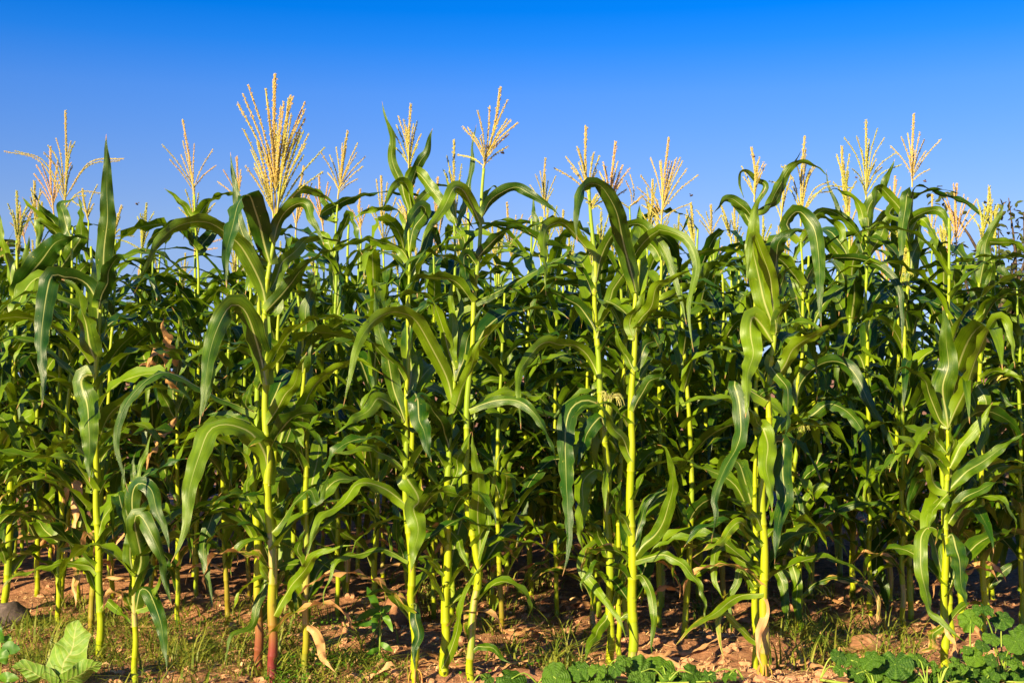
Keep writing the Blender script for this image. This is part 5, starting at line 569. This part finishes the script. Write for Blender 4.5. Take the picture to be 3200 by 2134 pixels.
protos = []
for i in range(12):
    q = random.Random(500 + i); Ht = q.uniform(1.5, 1.74); parts = []
    lx, ly = q.uniform(-.05, .05), q.uniform(-.05, .05)
    parts.append(('stalk', stalk_mesh([(0, 0, -.05), (lx, ly, Ht * .5), (0, 0, Ht), (.01, 0, Ht + .22)], q.uniform(.0125, .016), 300 + i, 8, 16), dict(redness=q.choice([0., 0., .5]))))
    az = q.uniform(0, 6.28); nl = 15
    for j in range(nl):
        az += math.pi + q.uniform(-.55, .55)
        z = .12 + (Ht - .16) * (j / (nl - 1)) ** .92
        big = .72 + .4 * math.sin(math.pi * min(1, (j + 1.5) / nl) * .85)
        if j == 0: me = leaf_mesh(arc_leaf_pts(az, z + .1, q.uniform(.25, .4), 40, 130, q), q.uniform(.025, .04), -1, 0, 2.4, q.randrange(10 ** 6), 16, 5, cup0=.9, cup1=.7)
        else: me = rand_leaf(az, z, q, big, 16, 5)
        parts.append(('leaf', me, dict(dryness=(.75 if j == 0 else .3 if j == 1 else q.choice([0, 0, .06, .14])))))
    for j in range(5):                     # drooping lower leaves that close the foot of the row
        az += 1.9 + q.uniform(-.4, .4)
        parts.append(('leaf', rand_leaf(az, q.uniform(.3, .85), q, q.uniform(.7, .95), 16, 5), dict(dryness=q.choice([0, .1, .2, .35]))))
    ripe = q.choice([.1, .3, .5, .8, 1.0])
    if i % 2 == 0:
        a = (.01, 0, Ht + .18); b = (.01 + q.uniform(-.04, .04), q.uniform(-.03, .03), Ht + .18 + q.uniform(.28, .38))
        ms = tassel_parts(a, b, [], q.choice([0, 0, .7]), q.randint(6, 10), 1.15, 60 + i)
        parts.append(('tassel', ms[0], dict(ripe=ripe), [(m, max(0, ripe - .1)) for m in ms[1:]]))
    protos.append(parts)

def place_back(x, y, k, rz, sc):
    rt = empty('corn_plant', (x, y, 0), (0, 0, rz), label=back_label(x, y, len(protos[k][-1]) > 3), category='corn plant', group=G_BACK); rt.scale = (sc, sc, sc)
    for p in protos[k]:
        o = add(p[0], p[1], rt, **p[2])
        if len(p) > 3:
            for me, rp in p[3]: add('tassel_branch', me, o, ripe=rp)
rows = [5.95, 6.5, 7.1, 7.8, 8.6, 9.5, 10.4, 11.3, 12.1]
cnt = 0
for ri, y0 in enumerate(rows):
    half = .4 * y0 + .35; x = -half - (1.3 if 1 < ri < 5 else 0)  # middle rows run on unseen past the left edge, added to shade the soil
    while x < half:
        x += rg.uniform(.22, .36) * (.95 if ri < 2 else 1.3 if ri > 4 else 1.0) * (1.3 if x > .27 * y0 else .82 if x < -.22 * y0 and ri < 4 else 1.0)
        y = y0 + rg.uniform(-.13, .13)
        if any((x - ox) ** 2 + (y - oy) ** 2 < .15 ** 2 or (y < 7 and y < oy < 7.2 and abs(x / y - ox / oy) < .016) for ox, oy in occupied): continue
        if y < 6.45 and abs(x / y + .262) < .05: continue          # keeps the yellowing plant in view
        if y > 7.3 and x / y > .335 and rg.random() < .6: continue   # the rows thin out before the tree
        place_back(x, y, rg.choice((1, 3, 5, 7, 9, 11)) if ri < 2 or (ri == 2 and rg.random() < .6) else rg.randrange(12), rg.uniform(0, 6.28), rg.uniform(.90, 1.04) if ri < 2 else rg.uniform(1.0, 1.13)); cnt += 1
print('back plants', cnt)

# ------------------------------------------------------------------ weeds and vines at the front
def gz(x, y): return ground_h(x, y)
def weed_leaf(parent, P, w, prof, mat, seed, f=0, wav=.6, n=18, m=9, cup0=.2, cup1=.12, name='leaf'):
    return add(name, leaf_mesh(P, w, f, f, wav, seed, n, m, prof, mat, cup0, cup1), parent)
def stem(parent, P, r0, r1, mat, name='stem', sides=7, n=12):
    C, _ = crom(P, n); V, Fs = tube(C, np.linspace(r0, r1, n), sides)
    return add(name, mesh_from(name, V, Fs, None, None, mat), parent)

# broad pale weed, bottom left
bw = empty('broadleaf_weed', (-1.75, 4.97, 0), label='pale green weed with three large wavy leaves at the bottom left', category='weed')
weed_leaf(bw, [(.005, 0, .0), (.02, .0, .08), (.045, .015, .15), (.055, .03, .21), (.06, .04, .25)], .165, 'broad', M_BROAD, 41, 12, 1.2, 30, 13)
weed_leaf(bw, [(.0, -.01, .0), (-.035, -.02, .03), (-.09, -.03, .065), (-.165, -.04, .088)], .085, 'broad', M_BROAD, 42, 30, 1.1, 26, 11, .5, .4)
weed_leaf(bw, [(.02, -.01, .01), (.07, -.03, .045), (.12, -.04, .075), (.185, -.05, .105)], .085, 'broad', M_BROAD, 43, -25, 1.1, 26, 11, .4, .3)
weed_leaf(bw, [(.0, .01, .0), (-.03, .05, .05), (-.06, .09, .08)], .08, 'broad', M_BROAD, 44, 20, 1.0, 20, 9)
stem(bw, [(0, .01, -.05), (.002, .005, 0), (.01, 0, .03)], .008, .005, M_VINE)
# small round-leaved weed at the left edge
lw = empty('round_leaved_weed', (-1.99, 5.0, 0), label='small weed with oval bright leaves at the left edge beside the stone', category='weed')
stem(lw, [(0, 0, -.04), (.0, .0, .08), (.005, 0, .165)], .0035, .002, M_VINE)
for i, (P, w) in enumerate((([(.0, 0, .16), (.0, 0, .2), (-.005, 0, .235)], .04), ([(.01, 0, .15), (.05, -.01, .145), (.085, -.01, .14)], .05),
                            ([(.005, 0, .14), (.02, -.02, .115), (.035, -.02, .085)], .05), ([(.0, 0, .13), (-.03, -.01, .15), (-.06, -.01, .15)], .045),
                            ([(.0, 0, .02), (.04, -.02, .035), (.085, -.02, .03)], .045), ([(.005, 0, .17), (.03, .01, .175), (.045, 0, .17)], .03))):
    weed_leaf(lw, P, w, 'oval', M_WEED, 60 + i, 8, .3, 10, 7)
# lance-leaved weed left of centre
hw = empty('lance_leaved_weed', (-.552, 5.35, 0), label='bright green weed with pointed leaves on thin stem beside shaded corn plant', category='weed')
stem(hw, [(0, 0, -.04), (.003, 0, .08), (.006, 0, .24)], .005, .003, M_VINE)
for i, (P, w) in enumerate((([(.005, 0, .225), (-.02, -.01, .26), (-.048, -.02, .325)], .034), ([(.005, 0, .23), (-.04, -.01, .215), (-.095, -.01, .185)], .034),
                            ([(.005, 0, .23), (.03, -.02, .235), (.055, -.03, .25)], .03), ([(.005, 0, .225), (.03, -.02, .20), (.06, -.04, .145)], .028),
                            ([(.0, 0, .22), (-.012, -.03, .19), (-.02, -.05, .145)], .032), ([(.0, 0, .2), (-.06, .0, .165), (-.13, 0, .17)], .022),
                            ([(.002, 0, .09), (.03, -.02, .08), (.06, -.02, .06)], .025), ([(.002, 0, .07), (-.02, -.02, .06), (-.05, -.02, .05)], .025))):
    weed_leaf(hw, P, w, 'lance', M_WEED, 80 + i, 10, .3, 10, 5)

# squash vines
def squash_leaf_mesh(seed):
    q = random.Random(seed); nr, na = 6, 40; V = [(0, 0, 0)]; uv = [(.5, 0)]; Fs = []
    lob = q.uniform(.015, .05); p0 = q.uniform(0, 6)
    for i in range(1, nr):
        rr = i / (nr - 1)
        for a in range(na):
            th = 2 * math.pi * a / na
            d = min(th, 2 * math.pi - th)            # angle from the notch
            out = (1 + lob * math.cos(5 * th) - .5 * math.exp(-(d / .2) ** 2) + .03 * math.sin(17 * th + p0))
            r = rr * out
            fold = abs(math.sin(2.5 * th))
            z = .20 * rr ** 2 * (1 - fold) * .6 - .16 * rr ** 2 + .06 * math.sin(3 * th + p0) * rr ** 2 + .085 * rr * math.sin(9 * th + p0 * 2) * rr + .05 * math.sin(rr * 9 + 4 * th) + .10 * r * abs(math.sin(th / 1.0 + p0)) * .4
            V.append((r * math.cos(th), r * math.sin(th), z))
            uv.append((.5 + .5 * abs(math.sin(2.5 * th)), rr))
    for a in range(na): Fs.append((0, 1 + a, 1 + (a + 1) % na))
    for i in range(nr - 2):
        for a in range(na):
            b0, b1 = 1 + i * na, 1 + (i + 1) * na
            Fs.append((b0 + a, b1 + a, b1 + (a + 1) % na, b0 + (a + 1) % na))
    return mesh_from('squash_leaf', V, Fs, uv, None, M_SQUASH)
SQ = [squash_leaf_mesh(200 + i) for i in range(6)]
def squash(label, path, leaves, seed):
    q = random.Random(seed); x0, y0 = path[0]
    rt = empty('squash_vine', (x0, y0, 0), label=label, category='squash vine')
    P = [(x - x0, y - y0, gz(x, y) + .02) for x, y in path]
    stem(rt, P, .006, .003, M_VINE, 'vine_stem', 7, 26)
    for i, (x, y, z, r) in enumerate(leaves):
        lf = add('leaf', SQ[q.randrange(6)], rt, (x - x0, y - y0, z))
        r *= 1.15; r *= q.uniform(.6, 1.25); lf.scale = (r, r * q.uniform(.75, 1.15), r * q.uniform(.8, 2.2))
        lf.rotation_euler = (R_(q.uniform(18, 58)), R_(q.uniform(-28, 28)), R_(q.uniform(0, 360)))
        lf.rotation_mode = 'ZXY'
        pt = min(P, key=lambda s: (s[0] + x0 - x) ** 2 + (s[1] + y0 - y) ** 2)
        a = Vector((x - x0, y - y0, z)); b = Vector(pt)
        C, _ = crom([b, (a + b) / 2 + Vector((0, .01, .03)), a], 8); V, Fs = tube(C, np.linspace(.0035, .0025, 8), 6)
        add('petiole', mesh_from('petiole', V, Fs, None, None, M_VINE), rt)
squash('squash vine with crinkled round leaves at the bottom centre',[(-.16,4.97),(.1,4.98),(.35,5.0),(.6,4.99),(.9,5.0)],[(-0.002, 4.948, 0.037, 0.056), (0.169, 4.932, 0.041, 0.056), (0.254, 4.968, 0.066, 0.044), (0.395, 4.939, 0.081, 0.056), (0.327, 4.928, 0.075, 0.032), (0.498, 4.968, 0.058, 0.044), (0.58, 5.03, 0.06, 0.045), (0.706, 5.016, 0.038, 0.049), (0.595, 5.012, 0.02, 0.036), (0.755, 4.947, 0.05, 0.028), (0.84, 4.984, 0.041, 0.032), (0.295, 4.953, 0.024, 0.032), (0.432, 4.941, 0.11, 0.024), (0.357, 4.933, 0.033, 0.036), (0.47, 4.946, 0.03, 0.032), (0.661, 5.031, 0.02, 0.033), (-0.095, 5.019, 0.02, 0.024)],1)
squash('squash vine with shaded leaves along the bottom edge right of centre',[(1.2,5.02),(1.4,4.98),(1.6,4.97),(1.75,5.0)],[(1.275, 5.027, 0.106, 0.048), (1.322, 5.026, 0.091, 0.035), (1.384, 4.953, 0.11, 0.035), (1.48, 4.967, 0.088, 0.044), (1.529, 5.005, 0.073, 0.038), (1.584, 5.018, 0.096, 0.029), (1.633, 5.033, 0.073, 0.039), (1.556, 4.991, 0.029, 0.032), (1.439, 4.98, 0.048, 0.041), (1.385, 5.002, 0.042, 0.038), (1.332, 4.982, 0.047, 0.038), (1.261, 4.949, 0.07, 0.028), (1.455, 4.971, 0.021, 0.032), (1.36, 5.05, 0.02, 0.032)],2)
squash('dense squash vine climbing in the bottom right corner',[(1.65,4.97),(1.8,5.05),(1.95,5.12),(2.05,5.2),(1.9,5.0),(2.1,4.98)],[(1.691, 5.036, 0.035, 0.039), (1.713, 4.94, 0.094, 0.047), (1.798, 5.003, 0.108, 0.035), (1.833, 5.011, 0.151, 0.035), (1.833, 5.141, 0.224, 0.039), (1.868, 5.101, 0.277, 0.036), (1.955, 5.137, 0.228, 0.046), (1.933, 4.941, 0.181, 0.054), (1.998, 5.042, 0.122, 0.039), (1.825, 5.034, 0.067, 0.039), (1.88, 4.996, 0.056, 0.032), (1.939, 4.966, 0.098, 0.035), (1.938, 5.039, 0.02, 0.039), (1.843, 4.999, 0.027, 0.035), (1.761, 5.036, 0.02, 0.042), (1.664, 5.032, 0.02, 0.035), (1.7, 4.967, 0.069, 0.029), (1.981, 5.028, 0.036, 0.032), (1.839, 4.935, 0.111, 0.028), (2.016, 5.086, 0.19, 0.029), (1.767, 5.005, 0.136, 0.026), (1.848, 4.964, 0.189, 0.025), (1.906, 4.994, 0.12, 0.035), (1.782, 4.987, 0.059, 0.032)],3)


# ------------------------------------------------------------------ litter, clods, grass
def blob(seed, r, sq=(1, 1, .7), sub=3, amp=.3):
    import bmesh
    bm = bmesh.new(); bmesh.ops.create_icosphere(bm, subdivisions=sub, radius=1)
    for v in bm.verts:
        n = v.co.copy(); k = 1 + amp * noise.noise(n * 1.4 + Vector((seed * 3.1, 0, 0))) + amp * .5 * noise.noise(n * 3.7 + Vector((0, seed * 1.7, 0)))
        v.co = Vector((n.x * sq[0], n.y * sq[1], n.z * sq[2])) * r * k
    V = [tuple(v.co) for v in bm.verts]; Fs = [tuple(v.index for v in f.verts) for f in bm.faces]; bm.free()
    return V, Fs
def solid(name, x, y, r, seed, mat, label, cat, sq=(1, 1, .7), sink=.3):
    V, Fs = blob(seed, r, sq); o = add(name, mesh_from(name, V, Fs, None, None, mat), None, (x, y, gz(x, y) + r * sq[2] * (1 - sink)), label=label, category=cat); return o
solid('stone', -2.49, 6.35, .085, 4, M_STONE, 'dark grey stone on the ground at the left edge', 'stone', (1.3, 1, .8))
solid('stone', 2.18, 8.5, .07, 9, M_STONE, 'round dark stone in the shaded furrow at right', 'stone', (1.1, 1, .85))
solid('soil_clod', -.535, 6.35, .10, 15, M_CLOD, 'largest pale lump of soil behind the pointed-leaf weed', 'soil clod', (.9, .9, 1.0))
solid('soil_clod', 1.56, 5.68, .055, 21, M_CLOD, 'pale lump of soil left of the right-hand bright stalk', 'soil clod', (1.3, 1, .8))

VV, FF = [], []
q = random.Random(77); base_blobs = [blob(i, 1.0, (1.15, .9, .7), 2, .85) for i in range(10)]
for i in range(2200):
    y = 4.9 + 2.6 * q.random() ** 1.5; x = q.uniform(-.42 * y, .43 * y)
    if x < -.9 and q.random() < .55: continue
    r = .004 + .026 * q.random() ** 3.2
    V, Fs = base_blobs[q.randrange(10)]; n0 = len(VV); an = q.uniform(0, 6.28); ca, sa = math.cos(an), math.sin(an)
    z = gz(x, y) + r * .05
    VV += [(x + (v[0] * ca - v[1] * sa) * r, y + (v[0] * sa + v[1] * ca) * r, z + v[2] * r) for v in V]
    FF += [tuple(k + n0 for k in f) for f in Fs]
add('soil_crumbs', mesh_from('soil_crumbs', VV, FF, None, None, M_CLOD, False), kind='stuff', label='loose crumbs of dry reddish soil between the stalks')

DRYP = []
for i in range(10):
    s = random.Random(900 + i); Ln = s.uniform(.16, .42)
    P = []; a = 0; p = np.array([-Ln / 2, 0, .01])
    for j in range(8):
        P.append(p.copy()); a += s.uniform(-.3, .3); p = p + np.array([math.cos(a), math.sin(a), 0]) * Ln / 7; p[2] = .008 + .035 * max(0, math.sin(j * 1.1 + i)) * s.random()
    me = leaf_mesh([(v[0], v[1], v[2] + 1) for v in P], s.uniform(.022, .042), -1, 0, 2.4, i, 18, 5, 'corn', M_DRY, .9, .6)
    me.transform(__import__('mathutils').Matrix.Translation((0, 0, -1))); DRYP.append(me)
q = random.Random(31)
spots = [(-.32, 5.6, .4), (-.1, 5.75, -.5), (-.2, 5.35, .2), (-.42, 5.3, .1), (.1, 5.4, .3), (.32, 5.5, -.2), (.02, 5.25, .6), (.62, 5.6, .3), (.72, 5.3, -.3), (-.55, 5.12, .15),
         (1.3, 5.5, .5), (1.55, 5.35, -.4), (.85, 6.1, .2), (.6, 6.3, .7), (1.1, 6.6, .1), (1.5, 6.9, .3), (1.7, 7.0, -.4), (.4, 6.7, .5), (.9, 7.2, .4), (1.9, 5.6, 1.2), (-.75, 5.3, 1.3), (-.9, 5.9, .4), (-1.3, 5.7, .2), (-1.7, 6.1, .5), (-2.0, 6.0, .3)]
spots += [(q.uniform(-.9, 2.2), q.uniform(5.1, 7.4), q.uniform(-1.5, 1.5)) for _ in range(50)]
for i, (x, y, a) in enumerate(spots):
    add('dry_corn_leaf', DRYP[i % 10], None, (x, y, gz(x, y) + .012), (q.uniform(-.2, .2), q.uniform(-.15, .15), a),
        label='withered tan corn leaf lying on the soil between the stalks', category='dry leaf', group='withered corn leaves on the ground')

def grass_mass(name, label, areas, seed, mat):
    q = random.Random(seed); VV, FF = [], []
    for (x0, x1, y0, y1, nb, hmin, hmax) in areas:
        tufts = [(q.uniform(x0, x1), q.uniform(y0, y1)) for _ in range(max(2, nb // 16))]
        for b in range(nb):
            tx, ty = q.choice(tufts); x = tx + q.gauss(0, .05); y = ty + q.gauss(0, .05)
            h = q.uniform(hmin, hmax); an = q.uniform(0, 6.28); ln = h * q.uniform(.3, 2.2); w = q.uniform(.0012, .0030) * (1.0 + 1.2 * (h > .09)); z = gz(x, y) - .005
            dx, dy = math.cos(an), math.sin(an); n0 = len(VV)
            for k in range(5):
                s = k / 4; cx, cy, cz = x + dx * ln * s * s, y + dy * ln * s * s, z + h * s * (1 - .35 * s * ln / h)
                ww = w * (1 - s * .92); VV += [(cx - dy * ww, cy + dx * ww, cz), (cx + dy * ww, cy - dx * ww, cz)]
            FF += [(n0 + 2 * k, n0 + 2 * k + 1, n0 + 2 * k + 3, n0 + 2 * k + 2) for k in range(4)]
    add(name, mesh_from(name, VV, FF, None, None, mat), kind='stuff', label=label)
grass_mass('grass', 'thin wild grass over the soil along the front of the field', [
    (-2.35, -.95, 4.9, 5.6, 2000, .02, .09), (-2.4, -.6, 4.9, 5.9, 700, .10, .22), (-2.6, -1.0, 5.5, 6.8, 2400, .03, .14), (-.95, -.5, 4.95, 5.6, 1100, .02, .11),
    (1.3, 1.8, 5.25, 6.3, 420, .06, .20), (-.3, .3, 5.3, 6.6, 200, .05, .2), (.15, .3, 5.15, 5.35, 60, .1, .28), (.9, 2.0, 5.6, 7.6, 400, .05, .2), (-.8, .2, 6.2, 7.6, 500, .06, .22), (1.1, 1.35, 5.2, 5.5, 50, .1, .3)], 5, M_GRASS)
def straw_mass():
    q = random.Random(18); VV, FF = [], []
    for i in range(5200):
        y = 4.9 + 2.6 * q.random() ** 1.4; x = q.uniform(-.42 * y, .43 * y); L = .012 + .075 * q.random() ** 2.5; w = q.uniform(.0008, .0035) * (1 + 1.6 * (q.random() < .12)); an = q.uniform(0, 6.28)
        dx, dy = math.cos(an), math.sin(an); n0 = len(VV); z = gz(x, y) + .004; up = q.uniform(0, .02); bow = q.uniform(-.25, .25) * L
        for k in range(4):
            s = k / 3; c = (x + dx * L * s - dy * bow * s * s, y + dy * L * s + dx * bow * s * s, z + up * math.sin(s * 2.6)); ww = w * (1 - .6 * s)
            VV += [(c[0] - dy * ww, c[1] + dx * ww, c[2] + ww * .6), (c[0] + dy * ww, c[1] - dx * ww, c[2])]
        FF += [(n0 + 2 * k, n0 + 2 * k + 1, n0 + 2 * k + 3, n0 + 2 * k + 2) for k in range(3)]
    add('straw_litter', mesh_from('straw_litter', VV, FF, None, None, M_STRAW), kind='stuff', label='bits of dry straw and leaf litter strewn over the soil')
straw_mass()
def weeds_mass():
    q = random.Random(8); VV, FF = [], []
    for (x0, x1, y0, y1, nb, s0) in [(-.95, -.5, 4.95, 5.45, 620, .016), (-2.3, -1.1, 5.0, 6.6, 650, .011), (-1.15, -.7, 5.6, 6.5, 350, .014), (-.4, .1, 5.0, 5.2, 60, .014), (1.2, 2.4, 5.3, 6.8, 260, .012)]:
        cl = [(q.uniform(x0, x1), q.uniform(y0, y1)) for _ in range(max(3, nb // 14))]
        for b in range(nb):
            cx, cy = q.choice(cl); x = cx + q.gauss(0, .035); y = cy + q.gauss(0, .035); z = gz(x, y) + q.uniform(.005, .06)
            L = s0 * q.uniform(.7, 1.6); w = L * .34; an = q.uniform(0, 6.28); e = q.uniform(-.3, .8); d = Vector((math.cos(an) * math.cos(e), math.sin(an) * math.cos(e), math.sin(e)))
            s = Vector((-math.sin(an), math.cos(an), q.uniform(-.3, .3))); c = Vector((x, y, z)); n0 = len(VV); dn = Vector((0, 0, -L * .12))
            VV += [tuple(c), tuple(c + d * L * .5 + s * w), tuple(c + d * L), tuple(c + d * L * .5 - s * w), tuple(c + d * L * .55 + dn)]
            FF += [(n0, n0 + 1, n0 + 4), (n0 + 1, n0 + 2, n0 + 4), (n0 + 2, n0 + 3, n0 + 4), (n0 + 3, n0, n0 + 4)]
    add('ground_weeds', mesh_from('ground_weeds', VV, FF, None, None, M_WEED), kind='stuff', label='low creeping green weeds on the soil')
weeds_mass()

# ------------------------------------------------------------------ tree and palm behind the field
def limb(C, r0, r1, n=10):
    P, _ = crom(C, n); return tube(P, np.linspace(r0, r1, n), 7)
def tree(label, loc, twigs, seed, leaf=.085, per=34):
    q = random.Random(seed); rt = empty('broadleaf_tree', loc, label=label, category='tree')
    V0, F0 = limb([(0, 0, -.1), (.05, 0, .6), (-.03, .03, 1.3), (0, 0, 1.9)], .09, .05)
    VV, FF = list(V0), list(F0); LV, LF = [], []
    for (tx, ty, tz) in twigs:
        b = np.array([q.uniform(-.05, .05), 0, q.uniform(.7, 1.8)]); t = np.array([tx, ty, tz]); m = (b + t) / 2 + np.array([0, 0, .12]) + np.array([q.gauss(0, .06) for _ in range(3)])
        v, f = limb([b, m, t], .03, .005); n0 = len(VV); VV += list(v); FF += [tuple(k + n0 for k in g) for g in f]
        C, _ = crom([b, m, t], 40)
        for j in range(per):
            s = 1 - .75 * q.random() ** 1.6; c = C[int(s * 39)] + np.array([q.gauss(0, .05) for _ in range(3)])
            d = norm(np.array([q.gauss(0, 1), q.gauss(0, 1), q.gauss(.2, .8)])); sd = norm(np.cross(d, np.array([q.gauss(0, 1), q.gauss(0, 1), 1.5]))); L = leaf * q.uniform(.7, 1.3); w = L * .27; up = np.cross(sd, d) * L * .12
            n0 = len(LV)
            LV += [c, c + d * L * .35 + sd * w + up, c + d * L * .72 + sd * w * .85 + up, c + d * L, c + d * L * .72 - sd * w * .85 + up, c + d * L * .35 - sd * w + up, c + d * L * .5]
            LF += [(n0, n0 + 1, n0 + 6), (n0 + 1, n0 + 2, n0 + 6), (n0 + 2, n0 + 3, n0 + 6), (n0 + 3, n0 + 4, n0 + 6), (n0 + 4, n0 + 5, n0 + 6), (n0 + 5, n0, n0 + 6)]
    add('trunk', mesh_from('trunk', VV, FF, None, None, M_BARK), rt)
    add('crown', mesh_from('crown', LV, LF, None, None, M_TREELEAF), rt)
q = random.Random(3)
tw = [(-.72, 0, 3.08), (-.55, .1, 2.6), (-.2, 0, 2.95), (.05, .1, 3.02), (.12, -.1, 2.85), (-.1, 0, 2.7), (.15, 0, 2.5), (-.35, .1, 2.45), (-.5, -.1, 2.3), (.3, .1, 2.75)]
tw += [(q.uniform(-.6, .9), q.uniform(-.5, .5), q.uniform(1.3, 2.35)) for _ in range(26)] + [(q.uniform(.1, 1.0), q.uniform(-.5, .5), q.uniform(2.2, 3.1)) for _ in range(12)]
tree('dark leafy tree behind the corn at the right edge', (5.05, 13.0, 0), tw, 17)

def palm(label, loc, fronds, seed):
    q = random.Random(seed); rt = empty('palm_tree', loc, label=label, category='palm')
    V, Fs = limb([(0, 0, -.1), (.04, 0, .8), (0, 0, 1.7)], .10, .08); add('trunk', mesh_from('trunk', V, Fs, None, None, M_BARK), rt)
    for (az, e0, L) in fronds:
        P = arc_leaf_pts(az, 1.65, L, e0, 70, q, .03); C, _ = crom(P, 24); V, Fs = tube(C, np.linspace(.014, .003, 24), 5); V = list(V); Fs = list(Fs)
        Tn = norm(np.gradient(C, axis=0))
        for i in range(3, 24):
            for sg in (-1, 1):
                side = norm(np.cross(Tn[i], [0, 0, 1.])) * sg; d = norm(side * .8 + Tn[i] * .75 + np.array([0, 0, -.15 + q.uniform(-.15, .15)])); l = .42 * math.sin((i + 2) / 26 * math.pi) + .1
                n0 = len(V); wv = np.array([0, 0, .012]) + Tn[i] * .012; c = C[i]; e = c + d * l + np.array([0, 0, -.08 * l])
                V += [c - wv * .6, c + wv * .6, c + d * l * .5 + wv, e, c + d * l * .5 - wv]; Fs += [(n0, n0 + 1, n0 + 2, n0 + 4), (n0 + 4, n0 + 2, n0 + 3)]
        add('frond', mesh_from('frond', V, Fs, None, None, M_PALM), rt)
palm('dark palm fronds reaching in at the left edge behind the corn', (-6.0, 13.2, 0), [(.1, 62, 1.5), (-.3, 50, 1.45), (.5, 55, 1.4), (-1.2, 60, 1.3), (1.5, 60, 1.3), (2.6, 60, 1.3), (3.8, 60, 1.3), (-.1, 75, 1.4)], 6)

# ------------------------------------------------------------------ bees about the tassels
bV, bF = blob(3, .0055, (1.7, .8, .8), 2, .1)
BEE = mesh_from('bee', bV, bF, None, None, M_BEE)
WING = mesh_from('wing', [(0, 0, 0), (.004, .006, .003), (.001, .013, .005), (-.004, .010, .004)], [(0, 1, 2, 3)], None, None, M_WING)
for (x, y, z, lab) in BEES:
    b = empty('bee', (x, y, z), (0, .3, x * 3), label=lab, category='bee', group='bees flying about the tassels')
    add('body', BEE, b); w1 = add('wing', WING, b, (0, .003, .003)); w2 = add('wing', WING, b, (0, -.003, .003)); w2.scale = (1, -1, 1)
